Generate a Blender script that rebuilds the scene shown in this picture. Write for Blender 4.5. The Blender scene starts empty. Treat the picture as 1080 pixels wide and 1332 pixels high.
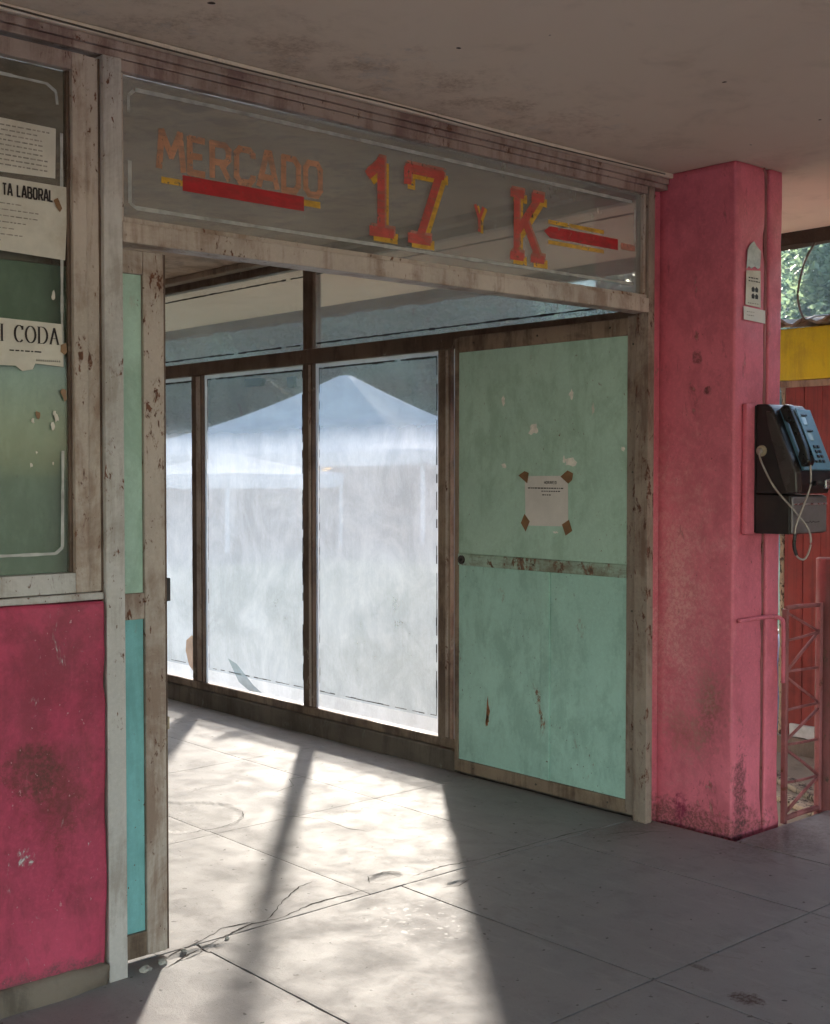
import bpy, bmesh, math, random
from mathutils import Vector, Matrix, noise as mnoise
R = math.radians
rnd = random.Random(17)
sc = bpy.context.scene
col = sc.collection

# ------------------------------------------------------------------ camera
cam_d = bpy.data.cameras.new('camera')
cam = bpy.data.objects.new('camera', cam_d)
col.objects.link(cam)
cam.location = (-4.367, -3.378, 1.5)
cam.rotation_euler = (R(90 - 1.8), 0, R(-41.7))
cam_d.sensor_fit = 'HORIZONTAL'
cam_d.sensor_width = 36
cam_d.lens = 54.9
cam_d.clip_start = 0.05
cam_d.clip_end = 2000
sc.camera = cam
# ------------------------------------------------------------------ sky, sun, exposure
SUN_EL, SUN_AZ = R(21.0), math.atan2(0.645, 0.764)      # azimuth clockwise from +Y
w = bpy.data.worlds.new('World')
sc.world = w
w.use_nodes = True
wn = w.node_tree
sky = wn.nodes.new('ShaderNodeTexSky')
sky.sky_type = 'NISHITA'
sky.sun_disc = False
sky.sun_elevation = SUN_EL
sky.sun_rotation = SUN_AZ
sky.dust_density = 0.9
sky.air_density = 1.1
wn.links.new(sky.outputs[0], wn.nodes['Background'].inputs[0])
wn.nodes['Background'].inputs[1].default_value = 0.15
sun_d = bpy.data.lights.new('sun', 'SUN')
sun_d.energy = 4.4
sun_d.angle = R(2.4)
sun_d.color = (1.0, 0.895, 0.78)
sun = bpy.data.objects.new('sun', sun_d)
col.objects.link(sun)
sd = Vector((math.sin(SUN_AZ) * math.cos(SUN_EL), math.cos(SUN_AZ) * math.cos(SUN_EL), math.sin(SUN_EL)))
sun.rotation_euler = sd.to_track_quat('Z', 'Y').to_euler()
sun.location = sd * 60
sc.view_settings.view_transform = 'Standard'
sc.view_settings.look = 'None'
sc.view_settings.exposure = 2.5
sc.view_settings.gamma = 1
sc.render.engine = 'CYCLES'
cy = sc.cycles
cy.use_denoising = True
cy.use_adaptive_sampling = True
cy.adaptive_threshold = 0.02
cy.max_bounces = 8
cy.diffuse_bounces = 5
cy.glossy_bounces = 3
cy.transmission_bounces = 4
cy.transparent_max_bounces = 24
cy.sample_clamp_indirect = 8


# ------------------------------------------------------------------ materials
class G:
    def __init__(s, name):
        s.m = bpy.data.materials.new(name)
        s.m.use_nodes = True
        s.t = s.m.node_tree
        s.cache = {}
        s.t.nodes.clear()
        s.out = s.t.nodes.new('ShaderNodeOutputMaterial')
        s.pos = s.t.nodes.new('ShaderNodeNewGeometry').outputs['Position']

    def put(s, sock, v):
        if hasattr(v, 'is_output') or isinstance(v, bpy.types.NodeSocket):
            s.t.links.new(v, sock)
        elif isinstance(v, (tuple, list)) and len(v) == 3 and sock.type == 'RGBA':
            sock.default_value = (*v, 1)
        else:
            sock.default_value = v

    def node(s, kind, ins=None, **props):
        n = s.t.nodes.new(kind)
        for k, v in props.items():
            setattr(n, k, v)
        for k, v in (ins or {}).items():
            s.put(n.inputs[k], v)
        return n

    def vec(s, scale, off=(0, 0, 0)):
        n = s.node('ShaderNodeMapping', {'Vector': s.pos, 'Scale': scale, 'Location': off})
        return n.outputs[0]

    def noise(s, scale, detail=4, rough=0.55, vec=None, dist=0.0):
        detail = min(detail, max(1.0, math.log2(420 / scale)))      # finer octaves would be under a pixel
        key = (scale, detail, rough, dist)
        if vec is None and key in s.cache:
            return s.cache[key]
        n = s.node('ShaderNodeTexNoise', {'Vector': vec if vec is not None else s.pos, 'Scale': scale, 'Detail': detail,
                                          'Roughness': rough, 'Distortion': dist})
        if vec is None:
            s.cache[key] = n.outputs['Fac']
        return n.outputs['Fac']

    def rng(s, v, a, b, c=0.0, d=1.0, smooth=True):
        n = s.node('ShaderNodeMapRange', {'Value': v, 'From Min': a, 'From Max': b, 'To Min': c, 'To Max': d})
        n.interpolation_type = 'SMOOTHSTEP' if smooth else 'LINEAR'
        return n.outputs[0]

    def math(s, op, a, b=0.0, clamp=False):
        n = s.node('ShaderNodeMath', operation=op)
        n.use_clamp = clamp
        s.put(n.inputs[0], a)
        s.put(n.inputs[1], b)
        return n.outputs[0]

    def mix(s, f, a, b, blend='MIX'):
        n = s.node('ShaderNodeMix', data_type='RGBA', blend_type=blend)
        s.put(n.inputs['Factor'], f)
        s.put(n.inputs[6], a)
        s.put(n.inputs[7], b)
        return n.outputs[2]

    def blob(s, c, r, soft=0.6, crisp=True):
        """ragged stain or patch round a point of the thing itself"""
        v = s.node('ShaderNodeVectorMath', operation='SUBTRACT')
        s.put(v.inputs[0], s.pos)
        v.inputs[1].default_value = c
        d = s.node('ShaderNodeVectorMath', operation='DIVIDE')
        s.put(d.inputs[0], v.outputs[0])
        d.inputs[1].default_value = r
        l = s.node('ShaderNodeVectorMath', operation='LENGTH')
        s.put(l.inputs[0], d.outputs[0])
        n = s.noise(9, 6, 0.7)
        n2 = s.noise(38, 7, 0.75)
        e = s.math('ADD', l.outputs['Value'], s.math('MULTIPLY', s.math('SUBTRACT', n, 0.5), 2.0))
        e = s.math('ADD', e, s.math('MULTIPLY', s.math('SUBTRACT', n2, 0.5), 1.5))
        if not crisp:
            e = s.math('ADD', l.outputs['Value'], s.math('MULTIPLY', s.math('SUBTRACT', s.noise(5, 6, 0.6, None, 1.5), 0.5), 2.2))
            return s.rng(e, 1.0, 1.0 - soft, 0, 1)
        m_ = s.rng(s.noise(70, 8, 0.8), 0.42, 0.56, 0.45, 1.0)
        return s.math('MULTIPLY', s.rng(e, 1.0, 1.0 - soft, 0, 1), m_)

    def bump(s, h, strength=0.3, dist=0.004, normal=None):
        n = s.node('ShaderNodeBump', {'Height': h, 'Strength': strength, 'Distance': dist})
        if normal is not None:
            s.put(n.inputs['Normal'], normal)
        return n.outputs[0]

    def bsdf(s, color, rough=0.6, bump=None, metal=0.0, spec=0.4, **kw):
        n = s.node('ShaderNodeBsdfPrincipled', {'Base Color': color, 'Roughness': rough, 'Metallic': metal,
                                                'Specular IOR Level': spec})
        if bump is not None:
            s.put(n.inputs['Normal'], bump)
        for k, v in kw.items():
            s.put(n.inputs[k.replace('_', ' ')], v)
        return n.outputs[0]

    def done(s, sh):
        s.put(s.out.inputs['Surface'], sh)
        return s.m


def dk(c, k):
    return tuple(min(1, x * k) for x in c)


def paint(name, base, var=0.22, chip=None, chip_t=0.66, chip_s=14, grime=(0.09, 0.06, 0.045), grime_amt=0.5, grime_s=2.2,
          streak=(1, 1, 0.12), rough=0.55, bump=0.25, blobs=(), scuff=0.25, chip2=None, spec=0.3, fleck=None):
    g = G(name)
    big = g.noise(1.7, 5, 0.6)
    fine = g.noise(75, 6, 0.75)
    c = g.mix(g.rng(big, 0.3, 0.7), dk(base, 1 - var), dk(base, 1 + var))
    c = g.mix(g.math('MULTIPLY', g.rng(fine, 0.4, 0.75), scuff), c, dk(base, 1.35))
    st = g.noise(9, 9, 0.75, g.vec(streak), 0.4)
    gm = g.noise(grime_s, 9, 0.74, None, 0.5)
    gf = g.math('MULTIPLY', g.rng(g.math('MULTIPLY', g.math('ADD', st, gm), 0.5), 0.46, 0.60), grime_amt)
    c = g.mix(gf, c, grime)
    h = g.math('MULTIPLY', fine, 0.25)
    h = g.math('ADD', h, g.math('MULTIPLY', big, 0.6))
    for bl in blobs:
        c = g.mix(g.math('MULTIPLY', g.blob(bl[0], bl[1], bl[4] if len(bl) > 4 else 0.6), bl[3]), c, bl[2])
    if chip:
        cn = g.noise(chip_s, 9, 0.78, g.vec((1, 1, 0.45)), 0.4)
        area = g.rng(g.noise(2.6, 5, 0.6), 0.3, 0.7, -0.10, 0.075)
        cf = g.rng(g.math('ADD', cn, area), chip_t, chip_t + 0.025)
        cc = g.mix(g.rng(g.noise(45, 3), 0.35, 0.65), chip, chip2 or dk(chip, 0.55))
        rim = g.rng(g.math('ADD', cn, area), chip_t - 0.05, chip_t)
        c = g.mix(g.math('MULTIPLY', rim, 0.35), c, dk(chip, 0.8))
        c = g.mix(cf, c, cc)
        h = g.math('SUBTRACT', h, g.math('MULTIPLY', cf, 0.7))
    if fleck:
        ff = g.rng(g.noise(85, 3, 0.6, g.vec((1, 1, 0.7), (4, 2, 7))), 0.69, 0.72)
        ff = g.math('MULTIPLY', ff, g.rng(g.noise(3.1, 4, 0.6), 0.42, 0.6))
        c = g.mix(ff, c, fleck)
        sv = g.noise(30, 4, 0.7, g.vec((1, 1, 0.05), (9, 9, 9)), 0.3)
        sf = g.math('MULTIPLY', g.rng(sv, 0.66, 0.70), g.rng(g.noise(4.3, 4), 0.5, 0.62))
        c = g.mix(g.math('MULTIPLY', sf, 0.6), c, dk(fleck, 0.8))
        h = g.math('SUBTRACT', h, g.math('MULTIPLY', ff, 0.4))
    rr = g.rng(g.noise(5, 5), 0.3, 0.7, rough - 0.12, rough + 0.15)
    return g.done(g.bsdf(c, rr, g.bump(h, bump, 0.004), spec=spec))


def plain(name, c, rough=0.5, metal=0.0, var=0.12, s=30, bump=0.1, spec=0.4, dirt=(0.08, 0.06, 0.05), dirt_amt=0.25):
    g = G(name)
    n = g.noise(s, 5, 0.6)
    cc = g.mix(g.rng(n, 0.3, 0.7), dk(c, 1 - var), dk(c, 1 + var))
    cc = g.mix(g.math('MULTIPLY', g.rng(g.noise(s * 0.3, 6, 0.7), 0.5, 0.7), dirt_amt), cc, dirt)
    return g.done(g.bsdf(cc, g.rng(n, 0.2, 0.8, rough - 0.08, rough + 0.1), g.bump(n, bump, 0.002), metal, spec))


RUST = (0.16, 0.06, 0.03)
M = {}
M['pink'] = paint('pink wall paint', (0.43, 0.055, 0.105), 0.15, (0.42, 0.34, 0.34), 0.70, 13, (0.13, 0.03, 0.035), 0.5, 2.0, (1, 1, 0.55),
                  rough=0.65, bump=0.6, chip2=(0.55, 0.5, 0.5), fleck=(0.5, 0.25, 0.27), scuff=0.4,
                  blobs=[((-2.76, -0.045, 0.58), (0.19, 0.3, 0.21), (0.12, 0.035, 0.025), 0.7, 1.1),
                         ((-2.84, -0.045, 0.65), (0.10, 0.3, 0.10), (0.10, 0.04, 0.03), 0.6),
                         ((-2.75, -0.045, 0.05), (0.5, 0.3, 0.06), (0.10, 0.06, 0.06), 0.7)])
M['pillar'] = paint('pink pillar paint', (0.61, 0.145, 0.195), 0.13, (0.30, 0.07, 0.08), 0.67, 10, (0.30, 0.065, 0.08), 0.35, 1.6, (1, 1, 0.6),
                    rough=0.62, bump=0.6, chip2=(0.46, 0.22, 0.20), fleck=(0.22, 0.06, 0.06), scuff=0.4,
                    blobs=[((0.06, -0.26, 0.52), (0.2, 0.12, 0.28), (0.13, 0.06, 0.035), 0.75, 1.1),
                           ((0.06, -0.13, 0.40), (0.2, 0.12, 0.12), (0.26, 0.10, 0.07), 0.5),
                           ((0.06, -0.10, 0.95), (0.2, 0.30, 0.85), (0.78, 0.42, 0.39), 0.75, 1.6),  # pale patch: faded paint plus the floor's bounced glow put into the colour
                           ((0.06, -0.1, 0.02), (0.5, 0.5, 0.10), (0.12, 0.05, 0.04), 0.8),
                           ((0.06, -0.12, 0.06), (0.1, 0.05, 0.08), (0.22, 0.02, 0.06), 0.9),
                           ((0.12, -0.37, 0.15), (0.05, 0.06, 0.28), (0.10, 0.04, 0.04), 0.8),
                           ((0.06, -0.19, 1.98), (0.05, 0.03, 0.03), (0.16, 0.05, 0.05), 0.8),
                           ((0.06, -0.24, 1.84), (0.05, 0.02, 0.02), (0.12, 0.04, 0.04), 0.9)])
M['mint'] = paint('mint green door paint', (0.43, 0.59, 0.495), 0.08, (0.60, 0.52, 0.46), 0.72, 9, (0.22, 0.33, 0.24), 0.4, 1.8, (1, 1, 0.45),
                  rough=0.55, bump=0.25, chip2=(0.5, 0.45, 0.4), fleck=(0.20, 0.13, 0.09))
M['teal'] = paint('teal door paint', (0.385, 0.585, 0.51), 0.09, (0.34, 0.17, 0.10), 0.70, 12, (0.19, 0.31, 0.26), 0.4, 2.4, (1, 1, 0.45),
                  rough=0.55, bump=0.25, chip2=(0.16, 0.11, 0.08), fleck=(0.15, 0.10, 0.07))
M['turquoise'] = paint('turquoise door paint', (0.22, 0.50, 0.51), 0.10, (0.34, 0.27, 0.2), 0.71, 14, (0.13, 0.30, 0.30), 0.5, 2.4,
                       rough=0.55, bump=0.25, fleck=(0.15, 0.10, 0.07))
M['rust_frame'] = paint('rusty grey brown jamb paint', (0.29, 0.225, 0.185), 0.2, (0.13, 0.05, 0.03), 0.60, 26, (0.13, 0.07, 0.05), 0.8, 3.0, rough=0.6, bump=0.5, fleck=(0.08, 0.03, 0.02))
M['worn_mint'] = paint('worn mint rail paint', (0.36, 0.47, 0.39), 0.12, (0.22, 0.13, 0.085), 0.565, 16, (0.16, 0.12, 0.08), 0.8, 3.0, (1, 0.2, 1),
                       rough=0.6, bump=0.4, fleck=(0.10, 0.05, 0.03))
M['frame'] = paint('worn cream frame paint', (0.45, 0.37, 0.32), 0.16, RUST, 0.645, 34, (0.22, 0.13, 0.09), 0.75, 3.0,
                   rough=0.5, bump=0.45, fleck=(0.10, 0.045, 0.03))
M['grey_frame'] = paint('worn grey post paint', (0.48, 0.44, 0.42), 0.12, RUST, 0.665, 38, (0.19, 0.14, 0.10), 0.5, 3.0,
                        rough=0.5, bump=0.4, fleck=(0.11, 0.05, 0.03))
M['pink_frame'] = paint('faded pinkish frame paint', (0.36, 0.27, 0.235), 0.16, RUST, 0.64, 34, (0.13, 0.055, 0.05), 0.7, 3.0,
                        rough=0.5, bump=0.45, fleck=(0.10, 0.045, 0.03))
M['brown_frame'] = paint('rusty brown frame paint', (0.26, 0.185, 0.135), 0.25, (0.33, 0.27, 0.21), 0.68, 13, (0.06, 0.03, 0.02), 0.7, 3.0,
                         rough=0.55, bump=0.3)
M['dark_frame'] = paint('dark brown window frame', (0.135, 0.085, 0.06), 0.25, (0.34, 0.27, 0.20), 0.66, 13, (0.04, 0.02, 0.015), 0.6, 3.0,
                        rough=0.5, bump=0.45, fleck=(0.10, 0.045, 0.03))
M['red_metal'] = paint('faded red metal paint', (0.29, 0.10, 0.10), 0.2, (0.16, 0.05, 0.03), 0.64, 22, (0.09, 0.025, 0.025), 0.5, 3.0,
                       rough=0.55, bump=0.3)
M['post_red'] = paint('dark red post paint', (0.15, 0.04, 0.04), 0.2, (0.11, 0.045, 0.03), 0.62, 26, (0.06, 0.02, 0.02), 0.5, 3.0, rough=0.6, bump=0.3)
M['red_wood'] = paint('red plank paint', (0.20, 0.035, 0.03), 0.2, (0.24, 0.12, 0.07), 0.68, 20, (0.08, 0.02, 0.02), 0.6, 3.0,
                      (1, 6, 0.06), rough=0.65, bump=0.35)
M['yellow'] = paint('yellow fascia paint', (0.52, 0.40, 0.01), 0.12, (0.3, 0.22, 0.05), 0.74, 20, (0.2, 0.13, 0.02), 0.4, 3.0, rough=0.6)
M['lichen'] = paint('peeling cream batten', (0.3, 0.25, 0.18), 0.3, (0.06, 0.04, 0.03), 0.55, 40, rough=0.8)
M['roof'] = paint('grey brown roofing sheet', (0.17, 0.13, 0.09), 0.3, (0.10, 0.05, 0.03), 0.6, 12, rough=0.8)
M['rim'] = paint('crumbling slab rim', (0.06, 0.042, 0.03), 0.35, (0.07, 0.045, 0.03), 0.56, 25, (0.06, 0.035, 0.025), 0.8, 4.0, rough=0.9, bump=0.8)
M['kerb'] = paint('brown kerb paint', (0.16, 0.125, 0.10), 0.25, (0.30, 0.27, 0.24), 0.66, 12, (0.06, 0.045, 0.035), 0.6, 3.0, rough=0.7, bump=0.4)
M['inner_ceiling'] = paint('brown inner ceiling', (0.40, 0.28, 0.20), 0.2, None, grime_amt=0.5, rough=0.7)
M['inner_wall'] = paint('pale inner wall', (0.62, 0.58, 0.53), 0.12, None, grime_amt=0.4, rough=0.75)
M['paper'] = plain('aged paper', (0.60, 0.55, 0.48), 0.8, var=0.08, s=14, dirt=(0.3, 0.22, 0.14), dirt_amt=0.35)
M['white_paper'] = plain('white paper', (0.66, 0.60, 0.57), 0.8, var=0.05, s=10, dirt_amt=0.06)
M['tape'] = plain('brown packing tape', (0.23, 0.115, 0.05), 0.35, var=0.15, s=20)
M['ink'] = plain('black ink', (0.03, 0.022, 0.022), 0.7, dirt_amt=0.0)
M['grey_ink'] = plain('faded grey print', (0.30, 0.26, 0.23), 0.8, s=90, var=0.3, dirt_amt=0.0)


def sign_paint(name, c, wear=0.60, fade=(0.3, 0.2, 0.15), amt=0.4):
    """brushed sign paint, flaked away in places so that the glass shows"""
    g = G(name)
    n = g.noise(14, 6, 0.65)
    br = g.noise(60, 5, 0.7, g.vec((0.25, 1, 1)), 0.5)
    cc = g.mix(g.rng(n, 0.3, 0.7), dk(c, 0.78), dk(c, 1.18))
    cc = g.mix(g.math('MULTIPLY', g.rng(br, 0.45, 0.7), amt), cc, fade)
    sh = g.bsdf(cc, 0.5, g.bump(br, 0.3, 0.002), spec=0.3)
    hole = g.rng(g.math('ADD', g.noise(55, 8, 0.8), g.math('MULTIPLY', g.noise(6, 3), 0.3)), wear + 0.15, wear + 0.19)
    tr = g.node('ShaderNodeBsdfTransparent', {'Color': (1, 1, 1)})
    thin = g.math('ADD', g.math('MULTIPLY', hole, 0.85), g.math('MULTIPLY', g.rng(br, 0.4, 0.7), 0.18), True)
    return g.done(g.node('ShaderNodeMixShader', {0: thin, 1: sh, 2: tr.outputs[0]}).outputs[0])


M['red_letter'] = sign_paint('red sign paint', (0.50, 0.075, 0.06), 0.63)
M['deep_red'] = sign_paint('deep red sign paint', (0.42, 0.012, 0.018), 0.66, (0.3, 0.03, 0.03))
M['yellow_letter'] = sign_paint('ochre yellow sign paint', (0.60, 0.33, 0.03), 0.62, (0.45, 0.25, 0.08))
M['orange_letter'] = sign_paint('faded orange sign paint', (0.46, 0.22, 0.13), 0.61, (0.28, 0.18, 0.14), 0.6)
M['pale_red'] = sign_paint('pale rose sign paint', (0.44, 0.17, 0.13), 0.58)
M['border'] = plain('pale border paint', (0.40, 0.39, 0.37), 0.5, var=0.2, s=25, dirt=(0.15, 0.14, 0.12), dirt_amt=0.6)
M['putty'] = plain('black putty line', (0.02, 0.015, 0.014), 0.6, dirt_amt=0)
M['black_metal'] = plain('black enamelled steel', (0.018, 0.014, 0.015), 0.38, 0.0, var=0.2, s=8, dirt=(0.05, 0.035, 0.03), dirt_amt=0.4)
M['brown_plastic'] = plain('brown black plastic', (0.05, 0.038, 0.036), 0.28, var=0.2, s=8, dirt_amt=0.3)
M['black_plastic'] = plain('black plastic', (0.012, 0.011, 0.012), 0.3, dirt_amt=0.1)
M['blue_plastic'] = plain('pale blue panel', (0.09, 0.19, 0.27), 0.35, var=0.1, s=18, dirt=(0.12, 0.12, 0.14), dirt_amt=0.3)
M['grey_steel'] = plain('brushed grey steel', (0.22, 0.20, 0.20), 0.38, 0.5, var=0.15, s=14, dirt_amt=0.3)
M['bright_steel'] = plain('bright steel', (0.5, 0.5, 0.52), 0.25, 0.9, dirt_amt=0.2)
M['display'] = plain('grey display glass', (0.25, 0.33, 0.34), 0.15, dirt_amt=0.1, spec=0.6)
M['cord'] = plain('grey armoured cord', (0.34, 0.29, 0.26), 0.4, 0.3, dirt_amt=0.3)
M['cream_plastic'] = plain('cream plastic', (0.36, 0.29, 0.20), 0.45, dirt_amt=0.4)
M['wire'] = plain('dusty wire', (0.09, 0.07, 0.055), 0.6)
M['blue_drum'] = plain('blue plastic drum', (0.05, 0.14, 0.30), 0.4)
M['white_board'] = plain('white painted board', (0.45, 0.45, 0.45), 0.9, spec=0.0)
M['bark'] = plain('grey brown bark', (0.10, 0.075, 0.055), 0.9, s=6, var=0.4, bump=0.8)
M['rubble'] = plain('broken concrete', (0.36, 0.33, 0.30), 0.9, s=40, var=0.3, bump=0.8)

# concrete floor
g = G('worn concrete floor')
big = g.noise(0.9, 5, 0.6, None, 0.4)
mid = g.noise(6, 7, 0.68, None, 0.3)
fine = g.noise(110, 6, 0.75)
brush = g.noise(22, 5, 0.65, g.vec((1, 0.25, 1)))
c = g.mix(g.rng(big, 0.3, 0.7), (0.265, 0.25, 0.25), (0.33, 0.31, 0.305))
c = g.mix(g.math('MULTIPLY', g.rng(mid, 0.48, 0.72), 0.35), c, (0.19, 0.175, 0.17))
c = g.mix(g.math('MULTIPLY', g.rng(brush, 0.5, 0.75), 0.35), c, (0.38, 0.36, 0.35))
c = g.mix(g.math('MULTIPLY', g.rng(fine, 0.58, 0.72), 0.35), c, (0.17, 0.15, 0.14))
spot = g.rng(g.noise(30, 2, 0.5, None, 0.2), 0.70, 0.73)
scr = g.rng(g.noise(16, 8, 0.8, g.vec((1, 0.3, 1)), 2.0), 0.60, 0.66)
c = g.mix(g.math('MULTIPLY', scr, 0.4), c, (0.20, 0.17, 0.155))
path_ = g.blob((-1.5, 0.1, 0), (1.4, 0.5, 0.5), 1.0)
c = g.mix(g.math('MULTIPLY', g.math('MULTIPLY', path_, g.rng(g.noise(13, 8, 0.8), 0.5, 0.6)), 0.45), c, (0.24, 0.21, 0.195))
c = g.mix(g.math('MULTIPLY', spot, 0.75), c, (0.06, 0.05, 0.045))
c = g.mix(g.math('MULTIPLY', g.blob((-1.47, 1.37, 0), (0.26, 0.29, 0.3), 0.25), 0.4), c, (0.22, 0.205, 0.19))
c = g.mix(g.math('MULTIPLY', g.blob((-1.29, -1.35, 0), (0.05, 0.06, 0.2), 0.5), 0.85), c, (0.07, 0.03, 0.025))
c = g.mix(g.math('MULTIPLY', g.blob((-1.2, -1.12, 0), (0.02, 0.05, 0.2), 0.5), 0.6), c, (0.08, 0.05, 0.04))
c = g.mix(g.math('MULTIPLY', g.blob((0.15, -0.55, 0), (0.45, 0.22, 0.3), 0.9), 0.55), c, (0.12, 0.085, 0.075))
c = g.mix(g.math('MULTIPLY', g.blob((-0.15, -0.03, 0), (0.4, 0.12, 0.3), 0.9), 0.5), c, (0.15, 0.12, 0.10))
speck = g.math('MULTIPLY', g.rng(g.noise(38, 2, 0.5, g.vec((1, 1, 1), (3, 1, 0))), 0.60, 0.65), g.blob((-1.56, -0.25, 0), (0.26, 0.30, 0.3), 0.9))
c = g.mix(g.math('MULTIPLY', speck, 0.35), c, (0.60, 0.58, 0.56))
h = g.math('ADD', g.math('MULTIPLY', fine, 0.35), g.math('ADD', g.math('MULTIPLY', mid, 0.22), g.math('MULTIPLY', brush, 0.22)))
rr = g.math('SUBTRACT', g.rng(mid, 0.3, 0.75, 0.60, 0.72), g.math('MULTIPLY', speck, 0.10))
M['concrete'] = g.done(g.bsdf(c, rr, g.bump(h, 0.35, 0.004), spec=0.32))

# stained ceiling plaster
g = G('stained ceiling plaster')
big = g.noise(0.55, 6, 0.62, None, 0.6)
mid = g.noise(3.5, 7, 0.7, None, 0.4)
c = g.mix(g.rng(big, 0.3, 0.7), (0.74, 0.625, 0.515), (0.80, 0.69, 0.58))
c = g.mix(g.math('MULTIPLY', g.rng(mid, 0.5, 0.72), 0.3), c, (0.40, 0.32, 0.25))
band = g.blob((-1.7, -0.22, 2.77), (1.5, 0.35, 0.5), 0.9)
brown = g.math('MULTIPLY', band, g.rng(g.noise(5, 6, 0.7), 0.42, 0.62))
c = g.mix(g.math('MULTIPLY', brown, 0.5), c, (0.27, 0.15, 0.085))
pale = g.math('MULTIPLY', band, g.rng(g.noise(7, 6, 0.7, g.vec((1, 1, 1), (5, 2, 0))), 0.55, 0.62))
c = g.mix(g.math('MULTIPLY', pale, 0.6), c, (0.58, 0.55, 0.52))
fly = g.rng(g.noise(16, 1, 0.4, g.vec((1, 1, 1), (7, 3, 1))), 0.80, 0.815)
c = g.mix(fly, c, (0.06, 0.04, 0.03))
h = g.math('ADD', g.math('MULTIPLY', mid, 0.6), g.math('MULTIPLY', g.noise(40, 4), 0.3))
M['ceiling'] = g.done(g.bsdf(c, 0.85, g.bump(h, 0.25, 0.006), spec=0.2))

# bare earth outside
g = G('sandy earth')
n1 = g.noise(0.25, 7, 0.65)
n2 = g.noise(9, 6, 0.7)
c = g.mix(g.rng(n1, 0.3, 0.7), (0.22, 0.185, 0.14), (0.32, 0.275, 0.22))
c = g.mix(g.math('MULTIPLY', g.rng(n2, 0.5, 0.75), 0.5), c, (0.14, 0.10, 0.06))
M['earth'] = g.done(g.bsdf(c, 0.95, g.bump(n2, 0.6, 0.03), spec=0.1))

# window glass: clear, thin
g = G('window glass')
tr = g.node('ShaderNodeBsdfTransparent', {'Color': (0.96, 0.97, 0.97)})
gl = g.node('ShaderNodeBsdfGlossy', {'Color': (1, 1, 1), 'Roughness': 0.03})
fr = g.node('ShaderNodeFresnel', {'IOR': 1.45})
ms = g.node('ShaderNodeMixShader', {0: g.math('MULTIPLY', fr.outputs[0], 0.6), 1: tr.outputs[0], 2: gl.outputs[0]})
M['glass'] = g.done(ms.outputs[0])


g = G('smoky shop window glass')
tr = g.node('ShaderNodeBsdfTransparent', {'Color': (0.76, 0.78, 0.75)})
gl = g.node('ShaderNodeBsdfGlossy', {'Color': (1, 1, 1), 'Roughness': 0.04})
fr = g.node('ShaderNodeFresnel', {'IOR': 1.45})
M['shop_glass'] = g.done(g.node('ShaderNodeMixShader', {0: g.math('MULTIPLY', fr.outputs[0], 0.6), 1: tr.outputs[0], 2: gl.outputs[0]}).outputs[0])


def film(name, lo, hi, tint, trans, streaky=True, clear=()):
    """dried whitewash, dust and smears on glass: scatters part of the light, lets the rest through"""
    g = G(name)
    a = g.noise(1.7, 6, 0.6, None, 0.8)
    b = g.noise(40, 6, 0.7, g.vec((1, 1, 0.10)), 0.8)
    s = g.noise(3.2, 8, 0.66, g.vec((1, 1, 0.8)), 1.2)
    q = g.noise(95, 4, 0.7, g.vec((1, 1, 0.5)), 1.0)
    cov = g.math('ADD', g.math('MULTIPLY', g.rng(a, 0.3, 0.7), 0.30),
                 g.math('ADD', g.math('MULTIPLY', g.rng(b, 0.3, 0.7), 0.08 if streaky else 0.06),
                        g.math('ADD', g.math('MULTIPLY', g.rng(s, 0.36, 0.64), 0.24), g.math('MULTIPLY', g.rng(q, 0.35, 0.7), 0.10))))
    var = g.rng(cov, 0.12, 0.62, 0.0, 1.0, False)
    mid_ = (lo + hi) / 2
    cov = g.rng(cov, 0.12, 0.68, mid_ + (lo - mid_) * 0.25, mid_ + (hi - mid_) * 0.25, False)
    tint = g.mix(var, dk(tint, 0.84), dk(tint, 1.12))
    if streaky:
        sz = g.node('ShaderNodeSeparateXYZ', {0: g.pos}).outputs[2]
        cov = g.math('MULTIPLY', cov, g.rng(sz, 1.70, 1.84, 1.0, 0.28))  # film thinned just above the slab's shadow line, putting that shade into the coverage
    for (bc, br, amt) in clear:
        cov = g.math('MULTIPLY', cov, g.math('SUBTRACT', 1.0, g.math('MULTIPLY', g.blob(bc, br, 1.5, False), amt)))
    df = g.node('ShaderNodeBsdfDiffuse', {'Color': tint})
    tl = g.node('ShaderNodeBsdfTranslucent', {'Color': tint})
    body = g.node('ShaderNodeMixShader', {0: trans, 1: df.outputs[0], 2: tl.outputs[0]})
    tr = g.node('ShaderNodeBsdfTransparent', {'Color': (1, 1, 1)})
    out = g.node('ShaderNodeMixShader', {0: cov, 1: tr.outputs[0], 2: body.outputs[0]})
    return g.done(out.outputs[0])


M['film'] = film('whitewash film on glass', 0.35, 0.53, (0.56, 0.60, 0.70), 0.85,
                 clear=[((0.01, 1.70, 0.78), (0.1, 0.22, 0.20), 0.32), ((0.01, 2.0, 0.62), (0.1, 0.2, 0.35), 0.2),
                        ((0.01, 1.55, 0.45), (0.1, 0.25, 0.25), 0.2), ((0.01, 2.75, 0.65), (0.1, 0.3, 0.3), 0.2)])
M['thin_film'] = film('thin dust film on glass', 0.12, 0.28, (0.70, 0.80, 0.95), 0.7, False)
M['border_film'] = film('thick whitewash border', 0.55, 0.75, (0.62, 0.63, 0.66), 0.7, False)
M['scrap_film'] = film('greyish stuck plastic', 0.55, 0.75, (0.20, 0.27, 0.30), 0.5, False)
M['scrap_brown'] = film('brown stuck paper', 0.75, 0.9, (0.30, 0.19, 0.12), 0.5, False)
M['dust'] = film('grey dust film on glass', 0.30, 0.52, (0.42, 0.41, 0.38), 0.35, False)
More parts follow.
